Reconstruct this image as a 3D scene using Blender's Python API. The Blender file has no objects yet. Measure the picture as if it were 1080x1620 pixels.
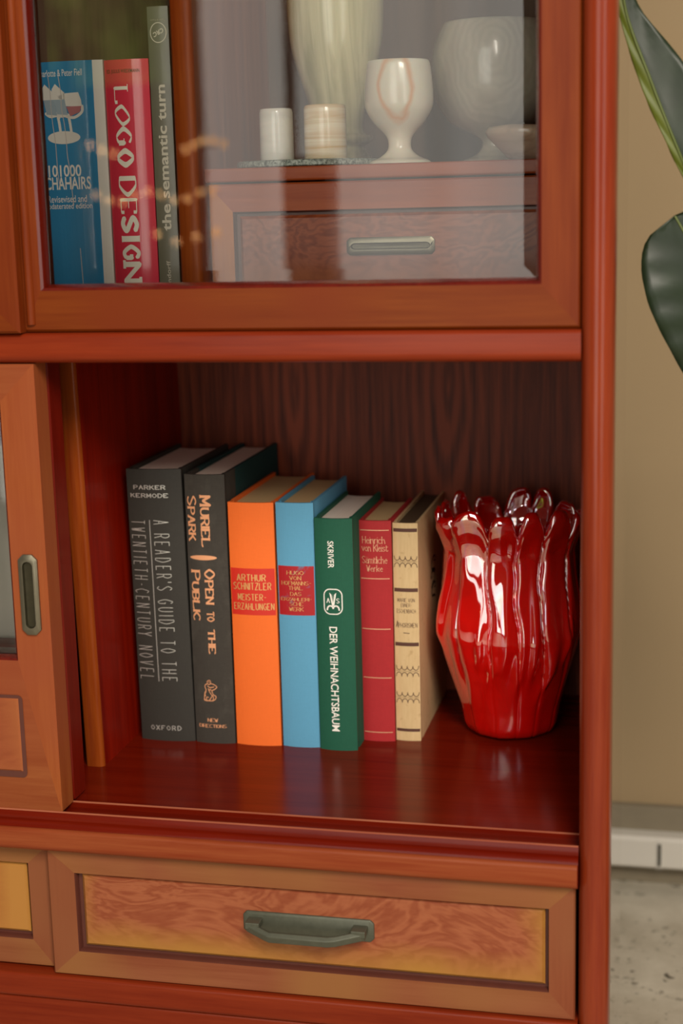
import bpy, bmesh, math, random
from mathutils import Vector, Matrix, noise as mnoise

# ------------------------------------------------------------------ camera, world, light
SC = bpy.context.scene
COL = SC.collection
pi = math.pi

cam_d = bpy.data.cameras.new('camera')
cam = bpy.data.objects.new('camera', cam_d)
COL.objects.link(cam)
Rr = Vector((0.9749, 0.2210, -0.0259)); Rd = Vector((0.0189, -0.1985, -0.9799)); Rf = Vector((-0.2217, 0.9549, -0.1977))
cam.matrix_world = Matrix(((Rr.x, -Rd.x, -Rf.x, 0.0720), (Rr.y, -Rd.y, -Rf.y, -1.0291), (Rr.z, -Rd.z, -Rf.z, 0.1081), (0, 0, 0, 1)))
cam_d.sensor_fit = 'VERTICAL'; cam_d.sensor_height = 36.0; cam_d.sensor_width = 24.0
cam_d.lens = 53.9
cam_d.clip_start = 0.05
cam_d.dof.use_dof = True
cam_d.dof.focus_distance = 1.20
cam_d.dof.aperture_fstop = 4.2
SC.camera = cam

WORLD_STRENGTH = 0.22
WINDOW_STRENGTH = 3.3
world = bpy.data.worlds.new('room_ambience'); SC.world = world
world.use_nodes = True
bgn = world.node_tree.nodes['Background']
bgn.inputs[0].default_value = (1.0, 0.88, 0.76, 1)
bgn.inputs[1].default_value = WORLD_STRENGTH

def area(name, loc, target, sx, sy, power, col):
    d = bpy.data.lights.new(name, 'AREA'); d.shape = 'RECTANGLE'; d.size = sx; d.size_y = sy
    d.energy = power; d.color = col
    o = bpy.data.objects.new(name, d); COL.objects.link(o)
    o.location = loc
    o.rotation_euler = (Vector(target) - Vector(loc)).to_track_quat('-Z', 'Y').to_euler()
    return o
area('added_key_light', (0.75, -1.9, 1.45), (-0.2, 0.1, -0.15), 0.9, 0.9, 62, (1.0, 0.90, 0.78))  # added key light without a fixture, brightens the cabinet from above

SC.view_settings.view_transform = 'Standard'
SC.view_settings.look = 'None'
SC.view_settings.exposure = 0.0
SC.view_settings.gamma = 1.0
SC.view_settings.use_curve_mapping = False

# ------------------------------------------------------------------ helpers
def srgb(r, g, b):
    f = lambda c: ((c / 255) / 12.92) if c / 255 <= 0.04045 else (((c / 255) + 0.055) / 1.055) ** 2.4
    return (f(r), f(g), f(b), 1.0)

class NT:
    def __init__(s, name):
        s.m = bpy.data.materials.new(name); s.m.use_nodes = True
        s.t = s.m.node_tree; s.n = s.t.nodes
        s.p = s.n['Principled BSDF']; s.out = s.n['Material Output']
    def new(s, kind, **kw):
        n = s.n.new(kind)
        for k, v in kw.items():
            setattr(n, k, v)
        return n
    def link(s, a, b): s.t.links.new(a, b)
    def math(s, op, a, b=None, clamp=False):
        n = s.new('ShaderNodeMath', operation=op, use_clamp=clamp)
        for i, v in enumerate((a, b)):
            if v is None: continue
            if isinstance(v, (int, float)): n.inputs[i].default_value = v
            else: s.link(v, n.inputs[i])
        return n.outputs[0]
    def coords(s, scale=(1, 1, 1), loc=(0, 0, 0)):
        tc = s.new('ShaderNodeTexCoord'); mp = s.new('ShaderNodeMapping')
        mp.inputs['Scale'].default_value = scale; mp.inputs['Location'].default_value = loc
        s.link(tc.outputs['Object'], mp.inputs['Vector'])
        return mp.outputs[0]
    def noise(s, vec, scale, detail=4, rough=0.55, dist=0.0):
        n = s.new('ShaderNodeTexNoise'); s.link(vec, n.inputs['Vector'])
        n.inputs['Scale'].default_value = scale; n.inputs['Detail'].default_value = detail
        n.inputs['Roughness'].default_value = rough; n.inputs['Distortion'].default_value = dist
        return n.outputs[0]
    def ramp(s, fac, stops):
        n = s.new('ShaderNodeValToRGB'); s.link(fac, n.inputs[0])
        e = n.color_ramp.elements
        while len(e) < len(stops): e.new(0.5)
        for i, (p, c) in enumerate(stops):
            e[i].position = p; e[i].color = c if len(c) == 4 else (*c, 1)
        return n.outputs[0]
    def mix(s, fac, a, b, blend='MIX'):
        n = s.new('ShaderNodeMix', data_type='RGBA', blend_type=blend)
        for i, v in ((0, fac), (6, a), (7, b)):
            if isinstance(v, (int, float)): n.inputs[i].default_value = v
            elif isinstance(v, tuple): n.inputs[i].default_value = v
            else: s.link(v, n.inputs[i])
        return n.outputs[2]
    def bump(s, h, strength=0.2, dist=0.001):
        b = s.new('ShaderNodeBump'); b.inputs['Strength'].default_value = strength; b.inputs['Distance'].default_value = dist
        s.link(h, b.inputs['Height']); s.link(b.outputs[0], s.p.inputs['Normal'])
    def set(s, **kw):
        for k, v in kw.items():
            i = s.p.inputs[k]
            if hasattr(v, 'is_output') or hasattr(v, 'links'): s.link(v, i)
            else: i.default_value = v

def plain(name, col, rough=0.5, metal=0.0, spec=0.5, coat=0.0, var=0.0, vscale=60):
    t = NT(name)
    if var:
        v = t.noise(t.coords(), vscale, 5, 0.6)
        a = tuple(min(1, c * (1 + var)) for c in col[:3]) + (1,)
        b = tuple(c * (1 - var) for c in col[:3]) + (1,)
        t.set(**{'Base Color': t.mix(v, b, a)})
    else:
        t.set(**{'Base Color': col})
    t.set(Roughness=rough, Metallic=metal)
    t.set(**{'Specular IOR Level': spec, 'Coat Weight': coat, 'Coat Roughness': 0.12})
    return t.m

def wood(name, c1, c2, axis='x', rough=0.34, coat=0.35, fine=1.0, c3=None, k=1.0, spec=0.14):
    """lacquered wood: streaky grain running along axis, soft large scale tone shifts"""
    c1, c2, c3 = [tuple(v * k for v in c[:3]) + (1,) if c else None for c in (c1, c2, c3)]
    t = NT(name)
    lo, hi = 2.2 * fine, 46.0 * fine
    sc = {'x': (lo, hi, hi), 'z': (hi, hi, lo), 'y': (hi, lo, hi)}[axis]
    g = t.noise(t.coords(sc), 1.6, 6, 0.62, 0.3)
    f = t.noise(t.coords(tuple(v * 4 for v in sc)), 2.2, 3, 0.6)
    big = t.noise(t.coords((5, 5, 5)), 1.6, 2, 0.5)
    gg = t.math('ADD', t.math('MULTIPLY', g, 0.7), t.math('MULTIPLY', f, 0.3))
    col = t.ramp(gg, [(0.33, c2), (0.62, c1)])
    if c3:
        col = t.mix(t.ramp(big, [(0.40, (0, 0, 0)), (0.66, (1, 1, 1))]), col, c3)
    t.set(**{'Base Color': col, 'Roughness': rough, 'Coat Weight': coat, 'Coat Roughness': 0.16, 'Specular IOR Level': spec})
    t.bump(gg, 0.12, 0.0006)
    return t.m

class MB:
    """collects shapes into one mesh"""
    def __init__(s): s.v = []; s.f = []; s.m = []; s.cur = 0
    def add(s, vs, fs, mi=None):
        b = len(s.v); s.v += [tuple(v) for v in vs]
        for f in fs:
            s.f.append(tuple(b + i for i in f)); s.m.append(s.cur if mi is None else mi)
    def box(s, x0, x1, y0, y1, z0, z1, mi=None):
        v = [(x, y, z) for x in (x0, x1) for y in (y0, y1) for z in (z0, z1)]
        s.add(v, [(0, 1, 3, 2), (4, 6, 7, 5), (0, 4, 5, 1), (2, 3, 7, 6), (0, 2, 6, 4), (1, 5, 7, 3)], mi)
    def prism(s, poly, axis, a, b, mi=None):
        """poly of 2D points extruded along an axis: x -> (y,z), y -> (x,z), z -> (x,y)"""
        mk = {'x': lambda p, t: (t, p[0], p[1]), 'y': lambda p, t: (p[0], t, p[1]), 'z': lambda p, t: (p[0], p[1], t)}[axis]
        n = len(poly)
        v = [mk(p, a) for p in poly] + [mk(p, b) for p in poly]
        fs = [(i, (i + 1) % n, n + (i + 1) % n, n + i) for i in range(n)] + [tuple(range(n))[::-1], tuple(range(n, 2 * n))]
        s.add(v, fs, mi)
    def lathe(s, prof, c=(0, 0, 0), n=64, mi=None):
        v = []; k = len(prof)
        for i in range(n):
            a = 2 * pi * i / n
            for r, z in prof: v.append((c[0] + r * math.cos(a), c[1] + r * math.sin(a), c[2] + z))
        fs = [(i * k + j, ((i + 1) % n) * k + j, ((i + 1) % n) * k + j + 1, i * k + j + 1) for i in range(n) for j in range(k - 1)]
        s.add(v, fs, mi)
    def tube(s, pts, r, n=10, mi=None, cap=True):
        rs = r if isinstance(r, (list, tuple)) else [r] * len(pts)
        P = [Vector(p) for p in pts]; v = []
        for i, p in enumerate(P):
            d = (P[min(i + 1, len(P) - 1)] - P[max(i - 1, 0)]).normalized()
            u = d.cross(Vector((0.13, 0.31, 0.94))).normalized(); w = d.cross(u)
            for j in range(n):
                a = 2 * pi * j / n
                v.append(p + (u * math.cos(a) + w * math.sin(a)) * rs[i])
        fs = [(i * n + j, i * n + (j + 1) % n, (i + 1) * n + (j + 1) % n, (i + 1) * n + j) for i in range(len(P) - 1) for j in range(n)]
        if cap: fs += [tuple(range(n))[::-1], tuple(range((len(P) - 1) * n, len(P) * n))]
        s.add(v, fs, mi)

def obj(name, mb, mats, parent=None, bevel=0.0, seg=2, smooth=True, ang=38, world=True, label=None):
    me = bpy.data.meshes.new(name)
    off = Vector((0, 0, 0))
    if parent is not None and world:
        q = parent
        while q is not None:
            off += Vector(q.location); q = q.parent
    me.from_pydata([tuple(Vector(v) - off) for v in mb.v], [], mb.f)
    if not isinstance(mats, (list, tuple)): mats = [mats]
    for m in mats: me.materials.append(m)
    for p, mi in zip(me.polygons, mb.m): p.material_index = mi
    b = bmesh.new(); b.from_mesh(me); bmesh.ops.recalc_face_normals(b, faces=b.faces); b.to_mesh(me); b.free()
    if smooth:
        for p in me.polygons: p.use_smooth = True
        me.set_sharp_from_angle(angle=math.radians(ang))
    o = bpy.data.objects.new(name, me); COL.objects.link(o)
    if parent is not None: o.parent = parent
    if bevel:
        md = o.modifiers.new('edge', 'BEVEL'); md.width = bevel; md.segments = seg; md.limit_method = 'ANGLE'
        md.angle_limit = math.radians(40); md.harden_normals = True; md.use_clamp_overlap = True
    if label: o['label'] = label
    return o

def thing(name, label, cat, loc=(0, 0, 0), group=None):
    o = bpy.data.objects.new(name, None); COL.objects.link(o); o.empty_display_size = 0.02
    o.location = loc; o['label'] = label; o['category'] = cat
    if group: o['group'] = group
    return o
def tag(o, label, cat, group=None):
    o['label'] = label; o['category'] = cat
    if group: o['group'] = group
    return o
def structure(o, label=None, cat=None):
    o['kind'] = 'structure'
    if label: o['label'] = label
    if cat: o['category'] = cat
    return o

def catmull(pts, closed=False, k=7):
    P = list(pts); n = len(P); out = []
    g = (lambda i: P[i % n]) if closed else (lambda i: P[min(max(i, 0), n - 1)])
    for i in range(n if closed else n - 1):
        p0, p1, p2, p3 = g(i - 1), g(i), g(i + 1), g(i + 2)
        for j in range(k):
            t = j / k
            out.append(tuple(0.5 * (2 * p1[d] + (p2[d] - p0[d]) * t + (2 * p0[d] - 5 * p1[d] + 4 * p2[d] - p3[d]) * t * t
                                    + (3 * p1[d] - p0[d] - 3 * p2[d] + p3[d]) * t ** 3) for d in range(len(p1))))
    out.append(P[0] if closed else P[-1])
    return out

# ------------------------------------------------------------------ lettering: 2D shapes as (verts, faces)
GLYPH = {
 'A': '003860 1353', 'B': '0008 ~0848664404 ~0444624000', 'C': '~673805033061', 'D': '0008 ~083865633000', 'E': '60000868 0444',
 'F': '000868 0444', 'G': '~673805033061 616444', 'H': '0008 6068 0464', 'I': '0008', 'J': '~58524022001', 'K': '0008 6803 2560', 'L': '080060',
 'M': '0008326860', 'N': '00086068', 'O': '@386563300305', 'P': '0008 ~0848664404', 'R': '0008 ~0848664404 3460', 'S': '~673806346230 01',
 'T': '0868 3830', 'U': '~0802306268', 'V': '083068', 'W': '0820364068', 'Z': '08680060', 'X': '0068 0860', 'Y': '083468 3430', "'": '0806', '-': '1444', '_': '0060',
 'Ä': '003860 1353 1a1a 5a5a', 'e': '0353 ~53443503113051', 'i': '0005 0707', 'n': '0005 ~04354450', 'r': '0005 ~032545', 'c': '~543503113051',
 'h': '0008 ~04354450', 'v': '053055', 'o': '@355352300203', 'l': '0008', 's': '~54350442512001', 't': '~17113041 0545',
 'k': '0008 5502 1350', 'm': '0005 ~04254440 ~44658480', 'ä': '~04355450 ~5323012051 1717 4747'}
GLYPH['S'] = '~67380634623001'
GLYPH['J'] = '~4842200 1'.replace(' ', '')

def stroke_poly(P, wfun):
    V = []; F = []
    Q = [P[0]]
    for a, b in zip(P[:-1], P[1:]):
        k = min(8, max(1, int(math.hypot(b[0] - a[0], b[1] - a[1]) / 1.0)))
        Q += [(a[0] + (b[0] - a[0]) * j / k, a[1] + (b[1] - a[1]) * j / k) for j in range(1, k + 1)]
    for a, b in zip(Q[:-1], Q[1:]):
        dx, dy = b[0] - a[0], b[1] - a[1]; L = math.hypot(dx, dy)
        if L < 1e-9: continue
        w = wfun(dx / L, dy / L) / 2; nx, ny = -dy / L * w, dx / L * w
        k = len(V)
        V += [(a[0] + nx, a[1] + ny), (a[0] - nx, a[1] - ny), (b[0] - nx, b[1] - ny), (b[0] + nx, b[1] + ny)]
        F.append((k, k + 1, k + 2, k + 3))
    n = 8
    for i, p in enumerate(P):
        if len(P) > 1 and (i == 0 or i == len(P) - 1) and len(P) > 2 and P[0] != P[-1]: continue
        if len(P) == 2 and P[0] != P[1]: continue
        q0, q1 = P[max(i - 1, 0)], P[min(i + 1, len(P) - 1)]
        L = math.hypot(q1[0] - q0[0], q1[1] - q0[1])
        r = (wfun((q1[0] - q0[0]) / L, (q1[1] - q0[1]) / L) if L > 1e-9 else wfun(0, 1)) / 2
        k = len(V); V += [(p[0] + r * math.cos(2 * pi * j / n), p[1] + r * math.sin(2 * pi * j / n)) for j in range(n)]
        F.append(tuple(range(k, k + n)))
    return V, F

def stroke_text(txt, thick=1.0, thin=0.5, serif=0.0, xs=1.0, gap=1.8, italic=0.0):
    V = []; F = []; x = 0.0
    wf = lambda dx, dy: thin + (thick - thin) * abs(dy) ** 1.5
    dec = lambda s: [(int(s[i]), int(s[i + 1], 16)) for i in range(0, len(s), 2)]
    for ch in txt:
        if ch == ' ': x += max(4.2 * xs, 3.0); continue
        mx = 0
        for st in GLYPH[ch].split():
            cur = st[0] in '~@'
            P = dec(st[1:] if cur else st)
            mx = max(mx, max(p[0] for p in P))
            P = [(p[0] * xs, float(p[1])) for p in P]
            if cur: P = catmull(P, st[0] == '@', 5)
            segs = [P]
            if serif and not (len(P) == 2 and P[0] == P[1]):
                for e, q in ((P[0], P[1]), (P[-1], P[-2])):
                    d = math.hypot(e[0] - q[0], e[1] - q[1]) or 1
                    vert = abs(e[1] - q[1]) / d
                    if st[0] == '@': continue
                    if vert > 0.7 and (e[1] in (0.0, 5.0, 8.0)):
                        segs.append([(e[0] - serif, e[1]), (e[0] + serif, e[1])])
                    elif vert < 0.3 and e[1] in (0.0, 8.0):
                        s_ = 1 if e[1] == 0 else -1
                        segs.append([(e[0], e[1]), (e[0], e[1] + s_ * serif)])
            for sg in segs:
                v, f = stroke_poly(sg, wf); k = len(V)
                V += [(p[0] + x + italic * p[1], p[1]) for p in v]; F += [tuple(i + k for i in q) for q in f]
        x += mx * xs + gap
    return V, F

def font_text(txt, bold=0.0, shear=0.0):
    c = bpy.data.curves.new('t', 'FONT'); c.body = txt; c.size = 1.0; c.offset = bold; c.shear = shear; c.resolution_u = 3
    o = bpy.data.objects.new('t', c); COL.objects.link(o)
    me = bpy.data.meshes.new_from_object(o.evaluated_get(bpy.context.evaluated_depsgraph_get()))
    V = [(v.co.x, v.co.y) for v in me.vertices]; F = [tuple(p.vertices) for p in me.polygons]
    bpy.data.objects.remove(o); bpy.data.curves.remove(c); bpy.data.meshes.remove(me)
    return V, F

def fit(g, box, turn='h'):
    """scale a 2D shape into box (x0,x1,z0,z1); turn: h upright, down reads downwards, up reads upwards"""
    V, F = g
    if turn == 'down': V = [(v, -u) for u, v in V]
    elif turn == 'up': V = [(-v, u) for u, v in V]
    ux = [p[0] for p in V]; uy = [p[1] for p in V]
    a, b, c, d = min(ux), max(ux), min(uy), max(uy)
    x0, x1, z0, z1 = box
    return [(x0 + (p[0] - a) / max(b - a, 1e-9) * (x1 - x0), z0 + (p[1] - c) / max(d - c, 1e-9) * (z1 - z0)) for p in V], F

def bar(x0, x1, z0, z1, n=10):
    """a filled strip cut into columns so that it can follow a rounded spine"""
    V = []; F = []
    for i in range(n + 1):
        x = x0 + (x1 - x0) * i / n; V += [(x, z0), (x, z1)]
    for i in range(n): F.append((2 * i, 2 * i + 2, 2 * i + 3, 2 * i + 1))
    return V, F

def ellipse(cx, cz, rx, rz, n=24):
    V = []
    for i in range(n + 1):
        a = pi * i / n; x = cx - rx * math.cos(a); h = rz * math.sin(a) + 1e-6
        V += [(x, cz - h), (x, cz + h)]
    return V, [(2 * i, 2 * i + 2, 2 * i + 3, 2 * i + 1) for i in range(n)]
def line(pts, w, smooth=False, closed=False):
    P = [tuple(map(float, p)) for p in pts]
    if smooth: P = catmull(P, closed, 6)
    return stroke_poly(P, lambda a, b: w)

# ------------------------------------------------------------------ materials
W_post = wood('cherry_lacquer_post', srgb(182, 74, 36), srgb(152, 46, 20), 'z', 0.28, 0.45, k=0.54)
W_rail = wood('cherry_lacquer_rail', srgb(176, 66, 30), srgb(144, 42, 15), 'x', 0.30, 0.12, k=0.55)
W_doorh = wood('stained_door_rail', srgb(172, 84, 26), srgb(138, 54, 12), 'x', 0.36, 0.0, 1.0, srgb(158, 66, 22), k=0.50)
W_doorv = wood('stained_door_stile', srgb(176, 82, 32), srgb(142, 54, 16), 'z', 0.36, 0.0, 1.0, srgb(150, 58, 22), k=0.50)
W_lowh = wood('amber_door_rail', srgb(196, 112, 64), srgb(170, 82, 44), 'x', 0.38, 0.0, 1.0, srgb(182, 92, 58), k=0.58)
W_lowv = wood('amber_door_stile', srgb(204, 116, 60), srgb(176, 86, 42), 'z', 0.38, 0.0, 1.0, srgb(186, 96, 60), k=0.61)
W_in = wood('dark_cherry_interior', srgb(150, 28, 6), srgb(112, 13, 2), 'z', 0.40, 0.05, k=0.9)
W_floor = wood('dark_cherry_shelf', srgb(140, 34, 11), srgb(118, 22, 6), 'x', 0.22, 0.08, k=0.62)
W_edge = wood('red_door_edge', srgb(140, 30, 11), srgb(112, 18, 5), 'z', 0.34, 0.2, k=0.7)
W_mould = wood('dark_glossy_moulding', srgb(128, 30, 12), srgb(100, 16, 5), 'z', 0.22, 0.7, k=0.6)
W_track_shine = wood('track_edge_highlight', srgb(196, 120, 88), srgb(160, 76, 50), 'x', 0.4, 0.1, k=0.8)  # lighter wood colour paints the highlight along the track ridges
W_div = wood('amber_divider_edge', srgb(200, 98, 34), srgb(160, 62, 16), 'z', 0.36, 0.1, k=0.6)
W_groove = plain('groove_dark_brown', srgb(92, 48, 38), 0.4, var=0.2)  # darker brown for the channels around the panels

def back_veneer():
    """brown veneer with cathedral figure repeating every fifteen centimetres"""
    t = NT('brown_cathedral_veneer')
    tc = t.new('ShaderNodeTexCoord'); sp = t.new('ShaderNodeSeparateXYZ'); t.link(tc.outputs['Object'], sp.inputs[0])
    wob = t.noise(t.coords((14, 14, 2.2)), 1.0, 3, 0.5)
    wob = t.math('MULTIPLY', t.math('SUBTRACT', wob, 0.5), 0.05)
    u = t.math('ADD', sp.outputs[0], 20.0 * 0.1505 + 0.41 - 0.0775 - 0.0)
    u = t.math('SUBTRACT', t.math('PINGPONG', t.math('ADD', u, wob), 0.07525), 0.0)
    z = t.math('SUBTRACT', sp.outputs[2], 0.60)
    q = t.math('SQRT', t.math('ADD', t.math('POWER', t.math('MULTIPLY', u, 3.2), 2.0), t.math('POWER', t.math('MULTIPLY', z, 0.62), 2.0)))
    q = t.math('ADD', q, t.math('MULTIPLY', t.noise(t.coords((40, 40, 3)), 1.0, 3), 0.03))
    rings = t.math('SINE', t.math('MULTIPLY', q, 175.0))
    r = t.math('MULTIPLY', t.math('ADD', rings, 1.0), 0.5)
    fine = t.noise(t.coords((300, 300, 10)), 1.0, 4, 0.7)
    f = t.math('ADD', t.math('MULTIPLY', t.math('MULTIPLY', r, t.math('SUBTRACT', 1.0, t.math('MULTIPLY', u, 11.0), True)), 0.42), t.math('MULTIPLY', fine, 0.85))
    t.set(**{'Base Color': t.ramp(f, [(0.25, srgb(66, 23, 10)), (0.72, srgb(136, 60, 33))]), 'Roughness': 0.5, 'Specular IOR Level': 0.25})
    t.bump(fine, 0.15, 0.0005)
    return t.m
W_back = back_veneer()

def burl(name, cx, cz, hw, hh, warm=srgb(188, 108, 70), dark=srgb(160, 78, 46), amber=srgb(198, 140, 62), figure=1.0):
    """sunburst finish: amber lacquer towards the panel edge, red brown figured veneer in the middle"""
    warm, dark, amber = [tuple(v * 0.70 for v in c[:3]) + (1,) for c in (warm, dark, amber)]
    t = NT(name)
    tc = t.new('ShaderNodeTexCoord'); sp = t.new('ShaderNodeSeparateXYZ'); t.link(tc.outputs['Object'], sp.inputs[0])
    w = t.noise(t.coords((9, 9, 16)), 1.0, 4, 0.6, 1.2)
    ringf = t.math('SINE', t.math('MULTIPLY', t.math('ADD', w, t.math('MULTIPLY', sp.outputs[2], 4.0)), 62.0))
    ringf = t.math('MULTIPLY', t.math('ADD', ringf, 1.0), 0.5)
    fine = t.noise(t.coords((60, 60, 240)), 1.0, 4, 0.7)
    f = t.math('ADD', t.math('MULTIPLY', ringf, 0.45 * figure), t.math('MULTIPLY', fine, 0.6))
    fig = t.ramp(f, [(0.2, dark), (0.8, warm)])
    ax = t.math('DIVIDE', t.math('ABSOLUTE', t.math('SUBTRACT', sp.outputs[0], cx)), hw)
    az = t.math('DIVIDE', t.math('SUBTRACT', sp.outputs[2], cz), -hh)
    e = t.math('MAXIMUM', t.math('POWER', ax, 8.0), t.math('ADD', t.math('MULTIPLY', az, 0.75), 0.25))
    e = t.math('ADD', e, t.math('MULTIPLY', t.math('SUBTRACT', t.noise(t.coords((12, 12, 20)), 1.0, 3), 0.5), 0.9))
    t.set(**{'Base Color': t.mix(t.ramp(e, [(0.35, (0, 0, 0)), (1.0, (1, 1, 1))]), fig, amber), 'Roughness': 0.36, 'Coat Weight': 0.15, 'Coat Roughness': 0.15, 'Specular IOR Level': 0.3})
    return t.m

def glass_mat(name, ior=1.85, tint=(1, 1, 1, 1), rough=0.0):
    """thin pane: straight-through transmission with a Fresnel mirror on top"""
    t = NT(name); t.n.remove(t.p)
    tr = t.new('ShaderNodeBsdfTransparent'); tr.inputs[0].default_value = tint
    gl = t.new('ShaderNodeBsdfGlossy'); gl.inputs['Roughness'].default_value = rough
    fr = t.new('ShaderNodeFresnel'); fr.inputs[0].default_value = ior
    mx = t.new('ShaderNodeMixShader'); t.link(fr.outputs[0], mx.inputs[0]); t.link(tr.outputs[0], mx.inputs[1]); t.link(gl.outputs[0], mx.inputs[2])
    t.link(mx.outputs[0], t.out.inputs[0])
    return t.m
def clear_mat():
    t = NT('pane_inner_faces'); t.n.remove(t.p)
    tr = t.new('ShaderNodeBsdfTransparent'); tr.inputs[0].default_value = (0.97, 0.98, 0.97, 1)
    t.link(tr.outputs[0], t.out.inputs[0]); return t.m
GLASS = glass_mat('door_glass', 1.65); CLEAR = clear_mat()
BRONZE = plain('aged_bronze', srgb(88, 90, 76), 0.42, 0.35, var=0.25, vscale=180)
RECESS = plain('dark_recess', srgb(70, 66, 50), 0.3, 0.6, var=0.4, vscale=120)
PEWTER = plain('tarnished_pewter', srgb(128, 122, 104), 0.36, 0.8, var=0.2, vscale=150)

# ------------------------------------------------------------------ the room
FLOOR_Z = -0.6600
WALL_Y = 0.645
def terrazzo():
    t = NT('speckled_concrete')
    v = t.noise(t.coords(), 14, 6, 0.65)
    base = t.ramp(v, [(0.3, srgb(166, 158, 140)), (0.7, srgb(200, 194, 178))])
    s1 = t.noise(t.coords(), 95, 4, 0.62); s2 = t.noise(t.coords((1, 1, 1), (3, 7, 1)), 9, 2)
    sp = t.math('MULTIPLY', t.ramp(s1, [(0.60, (0, 0, 0)), (0.66, (1, 1, 1))]), t.ramp(s2, [(0.38, (0, 0, 0)), (0.6, (1, 1, 1))]))
    t.set(**{'Base Color': t.mix(sp, base, srgb(64, 58, 46)), 'Roughness': 0.6})
    return t.m
m = MB(); m.box(-3.2, 2.8, -2.6, 0.75, FLOOR_Z - 0.05, FLOOR_Z)
structure(obj('floor', m, terrazzo(), smooth=False))
m = MB(); m.box(-3.2, 2.8, WALL_Y, WALL_Y + 0.1, FLOOR_Z, 1.9)
structure(obj('wall_back', m, plain('beige_paint', srgb(160, 138, 104), 0.8, var=0.04, vscale=6), smooth=False))
m = MB(); m.box(-3.2, 2.8, WALL_Y - 0.012, WALL_Y, FLOOR_Z, -0.5690)
structure(obj('trim_1', m, plain('grey_plinth', srgb(128, 118, 98), 0.7, var=0.1), bevel=0.001))
m = MB(); m.prism([(WALL_Y - 0.012, -0.6345), (WALL_Y - 0.030, -0.6345), (WALL_Y - 0.034, -0.631), (WALL_Y - 0.034, -0.601), (WALL_Y - 0.030, -0.5970), (WALL_Y - 0.012, -0.5970)], 'x', -3.2, 2.8)
base = structure(obj('baseboard_back', m, plain('white_duct', srgb(206, 202, 192), 0.5), smooth=False))
m = MB(); m.box(0.0435, 0.0475, WALL_Y - 0.0355, WALL_Y - 0.033, -0.6290, -0.6035)
obj('joint_slot', m, plain('dark_slot', srgb(62, 58, 46), 0.7), base)
m = MB(); m.box(0.0430, 0.0437, WALL_Y - 0.0350, WALL_Y - 0.033, -0.6340, -0.5990); m.box(0.0473, 0.0480, WALL_Y - 0.0350, WALL_Y - 0.033, -0.6340, -0.5990)
obj('joint_cover', m, plain('white_joint', srgb(214, 212, 204), 0.5), base)

# wall opposite the cabinet, seen only in reflections: a bright window and dark panelling beside it
RY = -2.55
W_dark = plain('dark_panelling', srgb(62, 44, 24), 0.7, var=0.2, vscale=5)
WX0, WX1, WZ0, WZ1 = -1.10, 0.04, -0.60, 1.65
m = MB()
OPEN = [(-1.50, -1.16, 0.40, 1.30), (WX0, WX1, WZ0, WZ1), (1.15, 2.30, WZ0, WZ1)]
edges = [-3.2] + [v for o_ in OPEN for v in o_[:2]] + [2.8]
for a, b_ in zip(edges[0::2], edges[1::2]): m.box(a, b_, RY - 0.1, RY, FLOOR_Z, 1.9)
for x0, x1, z0, z1 in OPEN: m.box(x0, x1, RY - 0.1, RY, FLOOR_Z, z0); m.box(x0, x1, RY - 0.1, RY, z1, 1.9)
structure(obj('wall_front', m, W_dark, smooth=False))
def pane_mesh(o_):
    x0, x1, z0, z1 = o_; m = MB(); y = RY - 0.08
    m.add([(x0, y, z0), (x1, y, z0), (x1, y, z1), (x0, y, z1)], [(0, 1, 2, 3)]); return m
t = NT('daylight_through_sheer_curtain'); t.n.remove(t.p)
em = t.new('ShaderNodeEmission'); em.inputs[1].default_value = WINDOW_STRENGTH
fold = t.noise(t.coords((9, 1, 0.25)), 1.0, 3, 0.5)
t.link(t.ramp(fold, [(0.3, (0.78, 0.74, 0.66)), (0.7, (1.0, 0.95, 0.86))]), em.inputs[0]); t.link(em.outputs[0], t.out.inputs[0])
structure(obj('window_1', pane_mesh(OPEN[1]), t.m, smooth=False))
structure(obj('window_2', pane_mesh(OPEN[2]), t.m, smooth=False))
t = NT('green_reflection_glow'); t.n.remove(t.p)
em = t.new('ShaderNodeEmission'); em.inputs[1].default_value = 1.0
fold = t.noise(t.coords((7, 1, 4)), 1.0, 3, 0.6)
t.link(t.ramp(fold, [(0.42, (0.03, 0.04, 0.008)), (0.62, (0.55, 0.75, 0.12))]), em.inputs[0]); t.link(em.outputs[0], t.out.inputs[0])
structure(obj('green_glow_plane', pane_mesh(OPEN[0]), t.m, smooth=False))  # added glowing plane that makes the green reflection in the upper glass
m = MB()
m.box(-0.872, -0.860, RY - 0.05, RY + 0.01, WZ0, WZ1)
m.box(1.70, 1.74, RY - 0.05, RY + 0.01, WZ0, WZ1)
m.box(WX0, WX1, RY - 0.05, RY + 0.01, 0.98, 1.03)
structure(obj('trim_2', m, plain('brown_mullion', srgb(104, 66, 42), 0.6), smooth=False))

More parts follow.
